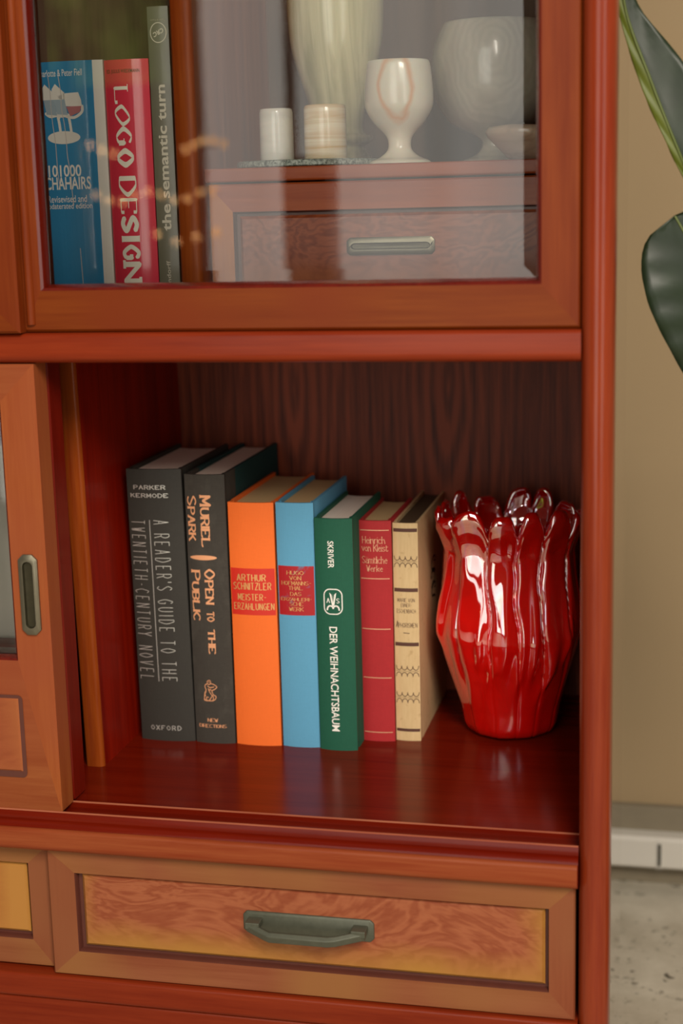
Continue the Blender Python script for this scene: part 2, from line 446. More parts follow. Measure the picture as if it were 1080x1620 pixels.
# a plain wooden pedestal and strings of small warm bulbs stand there too
m = MB(); m.box(-0.82, -0.715, RY + 0.16, RY + 0.26, FLOOR_Z, 0.21)
tag(obj('pedestal', m, plain('pedestal_wood', srgb(90, 40, 20), 0.5), bevel=0.004), 'narrow brown wooden pedestal in front of the bright window', 'pedestal')
t = NT('warm_bulb'); t.n.remove(t.p); em = t.new('ShaderNodeEmission'); em.inputs[0].default_value = (1.0, 0.52, 0.2, 1); em.inputs[1].default_value = 10.0
t.link(em.outputs[0], t.out.inputs[0]); BULB = t.m
WIRE = plain('light_string_wire', srgb(70, 60, 40), 0.6)
for zc, xs_, nm in ((0.250, [-1.36, -1.33, -1.30] + [-1.12 + 0.024 * i for i in range(5)], 'upper'), (0.135, [-1.35 + 0.033 * i for i in range(10)], 'middle'), (0.036, [-1.20 + 0.05 * i for i in range(4)], 'lower')):
    q = thing('string_light', nm + ' string of small warm bulbs along the dark panelling', 'string lights', (-1.2, RY + 0.03, zc), 'strings of warm bulbs')
    m = MB(); m.tube([(x, RY + 0.012, zc + 0.008 * math.sin(9 * x)) for x in [-1.40 + 0.04 * i for i in range(10)]], 0.0012, 6); obj('wire', m, WIRE, q)
    for x in xs_:
        m = MB(); m.lathe([(0.0001, -0.0085), (0.007, -0.005), (0.0085, 0.0), (0.007, 0.005), (0.0001, 0.0085)], (x, RY + 0.022, zc + 0.012 * math.sin(40 * x)), 10); obj('bulb', m, BULB, q)

# ------------------------------------------------------------------ cabinet
CAB = thing('cabinet', 'cherry-red wooden cabinet with glass doors, open book compartment and drawers below', 'cabinet', (-0.41, 0.17, FLOOR_Z))
XL, XR, YB = -0.815, 0.0, 0.347
ZF = -0.3461
TOP = 0.62

SIDE_GLOSS = plain('polished_side', srgb(110, 52, 28), 0.02, spec=0.6, coat=1.0)
SIDE_GLOSS.node_tree.nodes['Principled BSDF'].inputs['Coat Roughness'].default_value = 0.01
def part(name, mb, mats, parent=CAB, **k): return obj(name, mb, mats, parent, **k)

# side panels with a rounded front edge; the panel behind the edge is set in a little
SIDE_IN = 0.0075
def post(x0, x1):
    sx = SIDE_IN
    pts = [(x0, 0.36), (x0, 0.006)] if x0 > -0.4 else [(x0 + sx, 0.36), (x0 + sx, 0.03), (x0, 0.03), (x0, 0.006)]
    cx = (x0 + x1) / 2; r = (x1 - x0) / 2
    for i in range(9):
        a = pi + pi * i / 8
        pts.append((cx + r * math.cos(a), 0.006 + 0.011 * math.sin(a)))
    pts += [(x1, 0.022), (x1 - sx, 0.022), (x1 - sx, 0.36)] if x0 > -0.4 else [(x1, 0.36)]
    m = MB(); m.prism(pts, 'z', FLOOR_Z, TOP)
    if x0 > -0.4: m.m[len(pts) - 2] = 1
    return m
part('side_panel', post(-0.0008, 0.0212), [W_post, SIDE_GLOSS], ang=50)
part('side_panel', post(XL - 0.022, XL), W_post, ang=50)
m = MB(); m.box(XL, -0.0008, YB, 0.36, FLOOR_Z + 0.02, 0.0108)
part('back_panel', m, W_back)
m = MB(); m.box(XL, -0.0008, YB, 0.36, 0.0108, TOP)
part('back_panel', m, wood('walnut_back', srgb(96, 72, 54), srgb(74, 52, 36), 'z', 0.5, 0.0))
m = MB(); m.box(XL - 0.022, 0.0212, -0.006, 0.36, TOP, TOP + 0.022)
part('top_board', m, W_rail, bevel=0.003)
# middle rail / shelf board: rounded nose with a lighter lower edge
def nose(z0, z1, r, yf, yb, x0, x1):
    P = [(yb, z0), (yf + r, z0)]
    for i in range(1, 6):
        a = -pi / 2 - (pi / 2) * i / 6; P.append((yf + r + r * math.cos(a), z0 + r + r * math.sin(a)))
    P.append((yf, z0 + r)); P.append((yf, z1 - r * 0.6))
    for i in range(1, 6):
        a = pi - (pi / 2) * i / 6; P.append((yf + r * 0.6 + r * 0.6 * math.cos(a), z1 - r * 0.6 + r * 0.6 * math.sin(a)))
    P += [(yf + r * 0.6, z1), (yb, z1)]
    m = MB(); m.prism(P, 'x', x0, x1); return m
part('middle_shelf', nose(0.0, 0.0216, 0.006, -0.001, YB, XL, -0.0008), W_rail, ang=50)
# compartment floor with its front sill and two door tracks
P = [(YB, -0.3745), (-0.004, -0.3745), (-0.0055, -0.372), (-0.0055, -0.360)]
for i in range(1, 7):
    a = pi - (pi / 2) * i / 6; P.append((0.0005 + 0.006 * math.cos(a), -0.3575 + 0.006 * math.sin(a)))
P += [(0.0005, -0.3512), (0.0006, -0.3455), (0.0012, -0.3448), (0.0022, -0.3448), (0.0030, -0.3455), (0.0032, ZF - 0.003), (0.0225, ZF - 0.003),
      (0.0228, -0.3455), (0.0234, -0.3450), (0.0244, -0.3450), (0.0250, -0.3455), (0.0256, ZF), (YB, ZF)]
m = MB(); m.prism(P, 'x', XL, -0.0008)
part('compartment_floor', m, W_floor, ang=40)
for y0 in (0.0008, 0.0230):
    m = MB(); m.box(XL, -0.0009, y0, y0 + 0.0016, -0.3462, -0.3442); part('door_track', m, W_track_shine, bevel=0.0006)
m = nose(-0.3744, -0.3560, 0.005, -0.0085, -0.002, XL, -0.0012)
part('sill', m, wood('amber_red_sill', srgb(186, 96, 54), srgb(158, 62, 30), 'x', 0.34, 0.05, k=0.62), ang=50)
# lower divider with its rounded front edge
def divider(x0, x1, yf, z0, z1):
    P = [(x0, YB), (x0, yf + 0.002), (x0 + 0.002, yf)]
    for i in range(7):
        a = -pi / 2 + (pi / 2) * i / 6; P.append((x1 - 0.004 + 0.004 * math.cos(a), yf + 0.004 + 0.004 * math.sin(a)))
    P.append((x1, YB))
    m = MB(); m.prism(P, 'z', z0, z1)
    return m
dm = divider(-0.4145, -0.3985, 0.101, ZF, 0.0)
dm.m = [0] * len(dm.f); dm.m[9] = 1
dm.v = [(x - 0.0050 * (z - ZF) / 0.346, y, z) for x, y, z in dm.v]
part('divider', dm, [W_div, W_in], ang=50)
# upper divider
part('divider', divider(-0.3215, -0.3040, 0.13, 0.0216, TOP), W_div, ang=50)

def bars(x0, x1, z0, z1, a0, a1, b0, b1, yf, th, lip=0.004, ld=0.005):
    """mitred frame: outer x0..x1,z0..z1 opening a0..a1,b0..b1; the inner edge slopes back like a moulding. slots 0 rails 1 stiles 2 moulding"""
    m = MB()
    o = [(x0, z0), (x1, z0), (x1, z1), (x0, z1)]; i = [(a0, b0), (a1, b0), (a1, b1), (a0, b1)]
    l = [(a0 + lip, b0 + lip), (a1 - lip, b0 + lip), (a1 - lip, b1 - lip), (a0 + lip, b1 - lip)]
    for k in range(4):
        n = (k + 1) % 4; mi = 0 if k in (0, 2) else 1
        f = lambda p, y: (p[0], y, p[1])
        mid = lambda p, q, s: (p[0] + (q[0] - p[0]) * s, p[1] + (q[1] - p[1]) * s)
        v = [f(o[k], yf + th), f(o[n], yf + th), f(o[n], yf + 0.0015), f(o[k], yf + 0.0015)]
        oi_k = mid(o[k], i[k], 0.06); oi_n = mid(o[n], i[n], 0.06)
        v += [f(oi_k, yf), f(oi_n, yf), f(i[k], yf), f(i[n], yf)]
        m1k, m1n = mid(i[k], l[k], 0.45), mid(i[n], l[n], 0.45)
        v += [f(m1k, yf + ld * 0.16), f(m1n, yf + ld * 0.16), f(l[k], yf + ld), f(l[n], yf + ld), f(l[k], yf + th), f(l[n], yf + th)]
        m.add(v, [(0, 1, 2, 3), (3, 2, 5, 4), (4, 5, 7, 6), (0, 12, 13, 1)], mi)
        m.add(v, [(6, 7, 9, 8), (8, 9, 11, 10), (10, 11, 13, 12)], 2)
    return m

def pane(x0, x1, z0, z1, y, th=0.004, bev=0.0085, dep=0.0006):
    """bevelled sheet of glass; slot 0 mirrors on the front, slot 1 lets light straight through"""
    m = MB()
    A = [(x0, y + dep, z0), (x1, y + dep, z0), (x1, y + dep, z1), (x0, y + dep, z1)]
    B = [(x0 + bev, y, z0 + bev), (x1 - bev, y, z0 + bev), (x1 - bev, y, z1 - bev), (x0 + bev, y, z1 - bev)]
    D = [(p[0], y + th, p[2]) for p in A]
    m.add(A + B + D, [(0, 1, 5, 4), (1, 2, 6, 5), (2, 3, 7, 6), (3, 0, 4, 7), (4, 5, 6, 7)], 0)
    m.add(A + D, [(4, 5, 6, 7), (0, 4, 5, 1), (1, 5, 6, 2), (2, 6, 7, 3), (3, 7, 4, 0)], 1)
    return m

def rounded(cx, cz, hw, hh, r, n=6, cham=False):
    out = []
    for sx, sz, a0 in ((1, 1, 0), (-1, 1, pi / 2), (-1, -1, pi), (1, -1, 1.5 * pi)):
        for i in range(n + 1):
            a = a0 + (pi / 2) * i / n
            if cham:
                s = i / n
                d0 = (math.cos(a0), math.sin(a0)); d1 = (math.cos(a0 + pi / 2), math.sin(a0 + pi / 2))
                out.append((cx + sx * (hw - r) + r * (d0[0] * (1 - s) + d1[0] * s), cz + sz * (hh - r) + r * (d0[1] * (1 - s) + d1[1] * s)))
            else:
                out.append((cx + sx * (hw - r) + r * math.cos(a), cz + sz * (hh - r) + r * math.sin(a)))
    return out
def finger_pull(cx, cz, hw, hh, y, proud=0.0028, rim=0.0035, cham=0.004):
    L0 = rounded(cx, cz, hw, hh, cham, 6, True)
    L1 = rounded(cx, cz, hw - 0.0012, hh - 0.0012, cham, 6, True)
    L2 = rounded(cx, cz, hw - rim, hh - rim * 1.5, min(hw, hh) - rim - 0.0002, 6)
    L3 = rounded(cx, cz, hw - rim - 0.0008, hh - rim * 1.5 - 0.0008, min(hw, hh) - rim - 0.001, 6)
    n = len(L0); m = MB()
    V = [(p[0], y, p[1]) for p in L0] + [(p[0], y - proud * 0.7, p[1]) for p in L0] + [(p[0], y - proud, p[1]) for p in L1] + [(p[0], y - proud, p[1]) for p in L2] + [(p[0], y - 0.0006, p[1]) for p in L3] + [(cx, y - 0.0003, cz)]
    F = [(k * n + i, k * n + (i + 1) % n, (k + 1) * n + (i + 1) % n, (k + 1) * n + i) for k in range(4) for i in range(n)]
    F += [(4 * n + i, 4 * n + (i + 1) % n, 5 * n) for i in range(n)]
    m.add(V, F); m.m = [0] * (3 * n) + [1] * (len(F) - 3 * n); return m

def raised_panel(x0, x1, z0, z1, y, th=0.006):
    m = MB(); c = 0.0022
    m.add([(x0, y + 0.002, z0), (x1, y + 0.002, z0), (x1, y + 0.002, z1), (x0, y + 0.002, z1),
           (x0 + c, y, z0 + c), (x1 - c, y, z0 + c), (x1 - c, y, z1 - c), (x0 + c, y, z1 - c),
           (x0, y + th, z0), (x1, y + th, z0), (x1, y + th, z1), (x0, y + th, z1)],
          [(0, 1, 5, 4), (1, 2, 6, 5), (2, 3, 7, 6), (3, 0, 4, 7), (4, 5, 6, 7), (0, 8, 9, 1), (1, 9, 10, 2), (2, 10, 11, 3), (3, 11, 8, 0), (8, 11, 10, 9)])
    return m

# ---- upper sliding doors
YD = 0.006
fr = bars(-0.4005, -0.0016, 0.0222, TOP - 0.002, -0.3855, -0.0275, 0.0515, TOP - 0.03, YD, 0.016, 0.0042, 0.007)
door = part('sliding_door', fr, [W_doorh, W_doorv, W_mould], ang=30)
obj('glass_pane', pane(-0.3815 + 0.0005, -0.0320 + 0.0005, 0.0553, TOP - 0.0345, YD + 0.0065), [GLASS, CLEAR], door, smooth=False)
m = MB(); P = []
for i in range(9):
    a = pi + pi * i / 8; P.append((-0.3942 + 0.0036 * math.cos(a), YD + 0.001 + 0.0042 * math.sin(a)))
m.prism(P + [(-0.3906, YD + 0.002), (-0.3978, YD + 0.002)], 'z', 0.0275, TOP - 0.004)
obj('astragal_strip', m, W_doorv, door, ang=60)
fr = bars(XL + 0.001, -0.3985, 0.0222, TOP - 0.002, XL + 0.03, -0.4285, 0.0515, TOP - 0.03, -0.006, 0.0115, 0.0042, 0.006)
door2 = part('sliding_door', fr, [W_doorh, W_doorv, W_mould], ang=30)
obj('glass_pane', pane(XL + 0.034, -0.4325, 0.0553, TOP - 0.0345, -0.0005), [GLASS, CLEAR], door2, smooth=False)

# ---- lower sliding doors, both pushed to the left
def lower_door(y, mats):
    x1 = -0.3931
    fr = bars(-0.806, x1, -0.3443, -0.0005, -0.780, -0.4205, -0.2245, -0.028, y, 0.0228, 0.003, 0.006)
    # cut the solid field under the glass into a second opening: rail, recess and panel are laid over it
    d = part('sliding_door', fr, mats, ang=30)
    return d
dA = lower_door(0.0002, [W_lowh, W_lowv, W_mould])
dB = lower_door(0.0252, [W_edge, W_edge, W_edge])
for d, y in ((dA, 0.0002), (dB, 0.0252)):
    obj('glass_pane', pane(-0.776, -0.4240, -0.2212, -0.031, y + 0.0055, 0.003, 0.004, 0.0004), [GLASS, CLEAR], d, smooth=False)
    obj('finger_pull', finger_pull(-0.4068, -0.1725, 0.0075, 0.0308, y), [PEWTER, RECESS], d, ang=30)
# panel inlay of the front door
m = MB(); m.add([(p[0], y_, p[1]) for y_ in (-0.0004,) for p in rounded(-0.598, -0.2847, 0.1790, 0.0330, 0.004)], [tuple(range(28))])
m.add([(p[0], 0.001, p[1]) for p in rounded(-0.598, -0.2847, 0.1790, 0.0330, 0.004)], [])
obj('panel_groove', m, W_groove, dA, smooth=False)
m = raised_panel(-0.775, -0.4215, -0.3135, -0.2535, -0.0016, 0.003)
obj('panel', m, burl('door_panel_veneer', -0.19, 0.37, 0.18, 0.03, srgb(190, 104, 62), srgb(160, 76, 42), srgb(190, 108, 60), 0.4), dA)

# ---- drawers
def drawer(x0, x1, y, a0, a1, b0, b1, z0, pmat, fm):
    fr = bars(x0, x1, z0, -0.3750, a0, a1, b0, b1, y, 0.020, 0.0012, 0.006)
    m = fr; m.box(a0, a1, y + 0.006, y + 0.0075, b0, b1, 2)
    d = part('drawer', m, fm, ang=30)
    obj('panel', raised_panel(a0 + 0.0050, a1 - 0.0030, b0 + 0.0045, b1 - 0.0018, y + 0.0022, 0.005), pmat, d)
    return d
W_drh = wood('drawer_rail_sunburst', srgb(188, 112, 76), srgb(164, 84, 54), 'x', 0.36, 0.08, 1.0, srgb(192, 128, 76), k=0.54)
W_drv = wood('drawer_stile_sunburst', srgb(184, 104, 68), srgb(162, 80, 52), 'z', 0.36, 0.08, 1.0, srgb(182, 110, 72), k=0.54)
fmat = [W_drh, W_drv, W_groove]
dr = drawer(-0.4085, -0.0030, 0.0, -0.3862, -0.0216, -0.4590, -0.3935, -0.4798,
            burl('drawer_burl', 0.206, 0.234, 0.184, 0.033), fmat)
dl = drawer(XL + 0.003, -0.4095, 0.007, XL + 0.022, -0.4275, -0.4560, -0.3915, -0.4785,
            burl('drawer_amber', -0.215, 0.234, 0.18, 0.033, srgb(204, 138, 66), srgb(186, 112, 52), srgb(210, 146, 70), 0.3), fmat)
# bail handle of the right drawer
def bail(cx, cz, y):
    m = MB()
    L0 = rounded(cx, cz, 0.0505, 0.0088, 0.0028, 5, True); L1 = rounded(cx, cz, 0.0488, 0.0072, 0.0026, 5, True); n = len(L0)
    m.add([(p[0], y, p[1]) for p in L0] + [(p[0], y - 0.0012, p[1]) for p in L0] + [(p[0], y - 0.0022, p[1]) for p in L1],
          [(k * n + i, k * n + (i + 1) % n, (k + 1) * n + (i + 1) % n, (k + 1) * n + i) for k in range(2) for i in range(n)] + [tuple(range(2 * n, 3 * n))])
    for s in (-1, 1):
        m.box(cx + s * 0.0405 - 0.0055, cx + s * 0.0405 + 0.0055, y - 0.013, y - 0.001, cz - 0.0005, cz + 0.0048)
    path = [(-0.0455, -0.009, 0.0010), (-0.0300, -0.0145, -0.0028), (-0.0265, -0.0155, -0.0036), (0.0180, -0.0155, -0.0036), (0.0240, -0.0148, -0.0030), (0.0455, -0.009, 0.0010)]
    V = []; F = []
    for px, py, pz in path:
        hz = 0.0040
        V += [(cx + px, y + py - 0.0022, cz + pz - hz), (cx + px, y + py - 0.0034, cz + pz + hz * 0.3), (cx + px, y + py - 0.0008, cz + pz + hz), (cx + px, y + py + 0.0035, cz + pz + hz * 0.6), (cx + px, y + py + 0.0035, cz + pz - hz * 0.8)]
    for i in range(len(path) - 1):
        for j in range(5): F.append((i * 5 + j, i * 5 + (j + 1) % 5, (i + 1) * 5 + (j + 1) % 5, (i + 1) * 5 + j))
    F += [(0, 1, 2, 3, 4), tuple(range((len(path) - 1) * 5, len(path) * 5))]
    m.add(V, F); return m
obj('bail_handle', bail(-0.2012, -0.4228, 0.0022), BRONZE, dr, bevel=0.0007, ang=25, label='dark bronze bail handle')
obj('bail_handle', bail(-0.6150, -0.4228, 0.0092), BRONZE, dl, bevel=0.0007, ang=25, label='dark bronze bail handle')
# rails under the drawers
part('base_rail', nose(-0.5007, -0.4802, 0.004, -0.004, 0.30, XL, -0.0008), W_rail, ang=50)
part('plinth', nose(-0.535, -0.5012, 0.004, -0.0005, 0.30, XL, -0.0008), W_rail, ang=50)
m = MB(); m.box(XL, -0.0008, 0.012, 0.03, FLOOR_Z, -0.535); part('kickboard', m, W_rail)

# ---- inner drawer unit behind the glass
YU = 0.148
W_unit = wood('inner_unit_wood', srgb(190, 92, 44), srgb(156, 62, 26), 'x', 0.36, 0.2, k=0.7)
W_unitv = wood('inner_unit_stile', srgb(206, 122, 40), srgb(180, 92, 26), 'z', 0.36, 0.2, k=0.8)
part('inner_shelf', nose(0.1258, 0.1366, 0.002, YU, YB, -0.3040, -0.0008), W_unit, ang=50)
fr = bars(-0.3025, -0.0030, 0.0222, 0.1245, -0.2830, -0.0220, 0.036, 0.1030, YU + 0.002, 0.016, 0.0015, 0.006)
fr.box(-0.2830, -0.0220, YU + 0.0078, YU + 0.0095, 0.036, 0.1030, 2)
du = part('inner_drawer', fr, [W_unit, W_unitv, W_groove], ang=30)
obj('panel', raised_panel(-0.2785, -0.0265, 0.040, 0.0995, YU + 0.0042, 0.004),
    burl('inner_drawer_veneer', 0.255, 0.73, 0.14, 0.04, srgb(186, 98, 60), srgb(140, 62, 34), srgb(190, 110, 60), 0.8), du)
obj('finger_pull', finger_pull(-0.1575, 0.0745, 0.0345, 0.0068, YU + 0.0042, 0.0028, 0.0028, 0.0025), [PEWTER, RECESS], du, ang=30)

# a pale box stands in the left compartment behind the sliding glass
m = MB(); m.box(-0.60, -0.4180, 0.055, 0.095, ZF, -0.069); 
bx = obj('storage_box', m, plain('pale_grey_card', srgb(206, 198, 186), 0.6), bevel=0.002)
tag(bx, 'pale grey box standing behind the glass of the lower sliding door', 'box')
m = MB(); m.box(-0.601, -0.4175, 0.0545, 0.0955, -0.112, -0.0685)
lid = obj('lid', m, plain('pale_grey_lid', srgb(206, 198, 186), 0.6), bx, bevel=0.002)

# ------------------------------------------------------------------ books
def page_mat(name, col):
    t = NT(name)
    l = t.noise(t.coords((2200, 3, 3)), 1.0, 2, 0.5)
    t.set(**{'Base Color': t.mix(l, tuple(c * 0.82 for c in col[:3]) + (1,), col), 'Roughness': 0.8})
    return t.m
def cloth(name, col, var=0.12, rough=0.72, sc=900, scuff=None):
    t = NT(name)
    w1 = t.noise(t.coords((sc, sc, sc * 0.15)), 1.0, 2); w2 = t.noise(t.coords((sc * 0.15, sc * 0.15, sc)), 1.0, 2)
    w = t.math('MULTIPLY', t.math('ADD', w1, w2), 0.5)
    c = t.mix(w, tuple(x * (1 - var * 1.5) for x in col[:3]) + (1,), tuple(min(1, x * (1 + var * 1.5)) for x in col[:3]) + (1,))
    if scuff:
        s = t.noise(t.coords((30, 30, 22)), 1.0, 6, 0.7)
        c = t.mix(t.math('MULTIPLY', t.ramp(s, [(0.5, (0, 0, 0)), (0.75, (1, 1, 1))]), 0.5), c, scuff)
    t.set(**{'Base Color': c, 'Roughness': rough, 'Specular IOR Level': 0.35})
    t.bump(w, 0.25, 0.0004)
    return t.m
def foil(name, col, rough=0.35, metal=0.85, wear=0.0):
    return plain(name, col, rough, metal, var=wear, vscale=300)

class Book:
    def __init__(s, label, xc, yf, zb, w, h, depth, cover, pages, sag=0.0025, board=0.0026, over=0.003, lean=0.0, group='books in the open compartment',
                 groove=0.0010, name='book', extra=None, split=None, cut=0.0025):
        s.w, s.h, s.sag = w, h, sag
        s.o = thing(name, label, 'book', (xc, yf, zb), group)
        s.o.rotation_euler = (0, lean, 0)
        hw = w / 2
        out = [(i / 10 * hw, sag * abs(i / 10) ** 2.2) for i in range(-10, 11)]
        side = [(hw - 0.0001, sag + 0.003), (hw - groove, sag + 0.0055), (hw - groove, sag + 0.0075), (hw, sag + 0.0105)]
        ys = [0.03] if split is None else [split]
        side += [(hw, y_) for y_ in ys] + [(hw, depth)]
        outer = [(-x, y) for x, y in reversed(side)] + out + side
        inn = [(i / 10 * (hw - board), board + sag * abs(i / 10) ** 2.2 * 0.9) for i in range(-10, 11)]
        iside = [(hw - board, sag + 0.003 + board), (hw - board - groove, sag + 0.0055), (hw - board - groove, sag + 0.0075), (hw - board, sag + 0.0105)] + [(hw - board, y_) for y_ in ys] + [(hw - board, depth)]
        inner = [(-x, y) for x, y in reversed(iside)] + inn + iside
        n = len(outer); m = MB()
        V = [(x, y, 0) for x, y in outer] + [(x, y, h) for x, y in outer] + [(x, y, 0) for x, y in inner] + [(x, y, h) for x, y in inner]
        for i in range(n - 1):
            mi = 0
            mid_y = (outer[i][1] + outer[i + 1][1]) / 2; mid_x = (outer[i][0] + outer[i + 1][0]) / 2
            if split is not None and mid_y > split: mi = 1
            if extra and extra(mid_x, mid_y): mi = 1
            m.f.append((i, i + 1, n + i + 1, n + i)); m.m.append(mi)
            m.f.append((2 * n + i, 3 * n + i, 3 * n + i + 1, 2 * n + i + 1)); m.m.append(mi)
            m.f.append((n + i, n + i + 1, 3 * n + i + 1, 3 * n + i)); m.m.append(mi)
            m.f.append((i, 2 * n + i, 2 * n + i + 1, i + 1)); m.m.append(mi)
        for i in (0, n - 1): m.f.append((i, n + i, 3 * n + i, 2 * n + i)); m.m.append(1 if split is not None else 0)
        m.v = V
        s.cover = obj('cover', m, cover if isinstance(cover, list) else [cover], s.o, world=False, ang=55)
        # page block: rounded at the spine, hollow at the fore edge
        pw = hw - board - 0.0002; d2 = depth - over
        P = [(i / 8 * pw, board + 0.0003 + sag * abs(i / 8) ** 2.2 * 0.9 + (0.001 if abs(i) < 8 else 0.002)) for i in range(-8, 9)]
        P += [(pw, d2)] + [(i / 8 * pw, d2 - 0.004 * (1 - (i / 8) ** 2)) for i in range(7, -8, -1)] + [(-pw, d2)]
        m = MB(); m.prism(P, 'z', over, h - over)
        obj('page_block', m, pages, s.o, world=False, ang=50)
    def yat(s, x): return s.sag * min(1.0, abs(x / (s.w / 2))) ** 2.2
    def put(s, name, shapes, mat, lift=0.00022, label=None):
        m = MB()
        for V, F in shapes:
            m.add([(x, s.yat(x) - lift, z) for x, z in V], F)
        me = bpy.data.meshes.new(name); me.from_pydata(m.v, [], m.f); me.materials.append(mat)
        o = bpy.data.objects.new(name, me); COL.objects.link(o); o.parent = s.o
        if label: o['label'] = label
        return o
    def side(s, name, shapes, mat, lift=0.00015):
        m = MB()
        for V, F in shapes: m.add([(s.w / 2 + lift, y, z) for y, z in V], F)
        me = bpy.data.meshes.new(name); me.from_pydata(m.v, [], m.f); me.materials.append(mat)
        o = bpy.data.objects.new(name, me); COL.objects.link(o); o.parent = s.o
        return o

PG_white = page_mat('ivory_pages', srgb(250, 234, 218)); PG_tan = page_mat('tanned_pages', srgb(216, 182, 130)); PG_dark = page_mat('dark_stained_pages', srgb(86, 66, 42))
SILVER = foil('silver_foil', srgb(214, 214, 206), 0.4, 0.5); COPPER = foil('copper_foil', srgb(240, 172, 126), 0.5, 0.15)
GOLD = foil('gold_foil', srgb(238, 190, 120), 0.35, 0.35, 0.2); PINKGOLD = foil('pale_gold_foil', srgb(244, 184, 146), 0.4, 0.3, 0.15)
WHITE = plain('white_ink', srgb(250, 247, 238), 0.6); BROWN = plain('brown_ink', srgb(92, 58, 46), 0.7)

# 1 thick black hardback
b = Book('thickest black hardback, first of the row, with thin silver lettering', -0.36645, 0.1700, ZF, 0.0486, 0.2392, 0.1390,
         cloth('black_buckram', srgb(54, 52, 47), 0.15, 0.62), PG_white, 0.0030, 0.003, 0.0035, lean=-0.008)
b.put('title_lettering', [
    fit(stroke_text('PARKER', 1.9, 1.5, 0.9, 1.1, 3.2), (-0.0180, 0.0107, 0.2219, 0.2258)),
    fit(stroke_text('KERMODE', 1.9, 1.5, 0.9, 1.1, 3.2), (-0.0212, 0.0128, 0.2149, 0.2188)),
    fit(stroke_text("A READER'S GUIDE TO THE", 0.36, 0.36, 0, 0.34, 2.4), (-0.0020, 0.0120, 0.0542, 0.1958), 'down'),
    fit(stroke_text('TWENTIETH-CENTUR', 0.36, 0.36, 0, 0.34, 2.4), (-0.0222, -0.0090, 0.1000, 0.1952), 'down'),
    fit(stroke_text('NOVEL', 0.36, 0.36, 0, 0.34, 2.4), (-0.0222, -0.0090, 0.0550, 0.0850), 'down'),
    fit(stroke_text('Y', 0.36, 0.36, 0, 0.34, 2.4), (-0.0222, -0.0090, 0.0938, 0.0976), 'down'),
    bar(-0.0052, -0.0046, 0.0537, 0.1958, 1),
    fit(stroke_text('OXFORD', 1.8, 1.3, 0.9, 1.1, 5.0), (-0.0150, 0.0130, 0.0095, 0.0140))], SILVER, label='thin silver lettering')

# 2 black spine, teal boards
b = Book('black hardback with teal boards and copper lettering, second in the row', -0.32345, 0.1700, ZF, 0.0350, 0.2352, 0.1720,
         [cloth('black_spine_cloth', srgb(62, 58, 52), 0.18, 0.75, 900, srgb(92, 88, 80)), cloth('teal_board_cloth', srgb(20, 66, 66), 0.12, 0.7)], PG_white, 0.0028, 0.003, 0.0035, split=0.034, lean=-0.002)
def caps(word, small=0.8):
    """large first letter, small capitals after"""
    V, F = stroke_text(word[0], 1.75, 0.95, 1.1, 0.95, 2.0)
    V2, F2 = stroke_text(word[1:], 2.0, 1.1, 1.2, 0.95, 2.1)
    x = max(p[0] for p in V) + 1.2; k = len(V)
    return V + [(x + p[0] * small, p[1] * small) for p in V2], F + [tuple(i + k for i in f) for f in F2]
emb = [line([(3.2, 9.6), (2.6, 9.2), (2.7, 8.2), (3.4, 7.8), (4.2, 8.2), (4.4, 9.2), (3.8, 9.8), (3.2, 9.6)], 0.42, True),
       line([(2.7, 8.1), (1.5, 7.6), (1.2, 6.6), (1.7, 5.4), (1.5, 4.2), (0.8, 2.6), (0.7, 0.8), (1.4, 0.4)], 0.42, True),
       line([(4.3, 8.2), (5.8, 8.0), (7.6, 6.8), (6.6, 5.7), (5.0, 4.9), (5.6, 3.2), (7.0, 2.2), (6.4, 0.8), (5.0, 0.3)], 0.42, True),
       line([(2.6, 7.2), (4.0, 6.4), (6.2, 6.8)], 0.42, True), line([(3.0, 6.0), (3.6, 4.4), (4.8, 2.6), (4.2, 1.4), (3.0, 0.2), (1.8, 0.6), (2.0, 1.8), (3.0, 1.6)], 0.42, True),
       line([(4.6, 5.0), (4.0, 5.6), (3.4, 5.0)], 0.42, True), line([(5.2, 3.0), (5.6, 1.6), (5.4, 0.6)], 0.42, True), line([(1.5, 4.6), (0.9, 3.4), (1.4, 2.2)], 0.42, True),
       line([(3.2, 8.9), (3.9, 8.9)], 0.3), line([(0.4, 0.9), (0.9, 0.2), (3.2, 0.1), (5.6, 0.2)], 0.42, True)]
eV, eF = [], []
for V, F in emb:
    k = len(eV); eV += V; eF += [tuple(i + k for i in f) for f in F]
b.put('title_lettering', [
    fit(caps('MURIEL'), (-0.0042, 0.0058, 0.1735, 0.2182), 'down'), fit(caps('SPARK'), (-0.0156, -0.0070, 0.1781, 0.2174), 'down'),
    fit(ellipse(0, 0, 1, 1), (-0.0150, 0.0088, 0.1622, 0.1664)),
    fit(caps('OPEN'), (-0.0030, 0.0066, 0.1235, 0.1548), 'down'), fit(stroke_text('TO', 2.0, 1.1, 1.2, 0.95, 2.1), (-0.0022, 0.0046, 0.1085, 0.1175), 'down'),
    fit(stroke_text('THE', 2.0, 1.1, 1.2, 0.95, 2.1), (-0.0022, 0.0046, 0.0802, 0.1020), 'down'),
    fit(caps('PUBLIC'), (-0.0150, -0.0064, 0.1093, 0.1538), 'down'),
    fit(stroke_text('NEW', 1.4, 0.7, 0.8, 0.9, 1.5), (-0.0060, 0.0036, 0.0192, 0.0226)),
    fit(stroke_text('DIRECTIONS', 1.4, 0.7, 0.8, 0.9, 1.5), (-0.0140, 0.0108, 0.0140, 0.0173))], COPPER, label='copper lettering')
b.put('emblem', [fit((eV, eF), (-0.0086, 0.0040, 0.0379, 0.0571))], COPPER, label='copper line emblem')

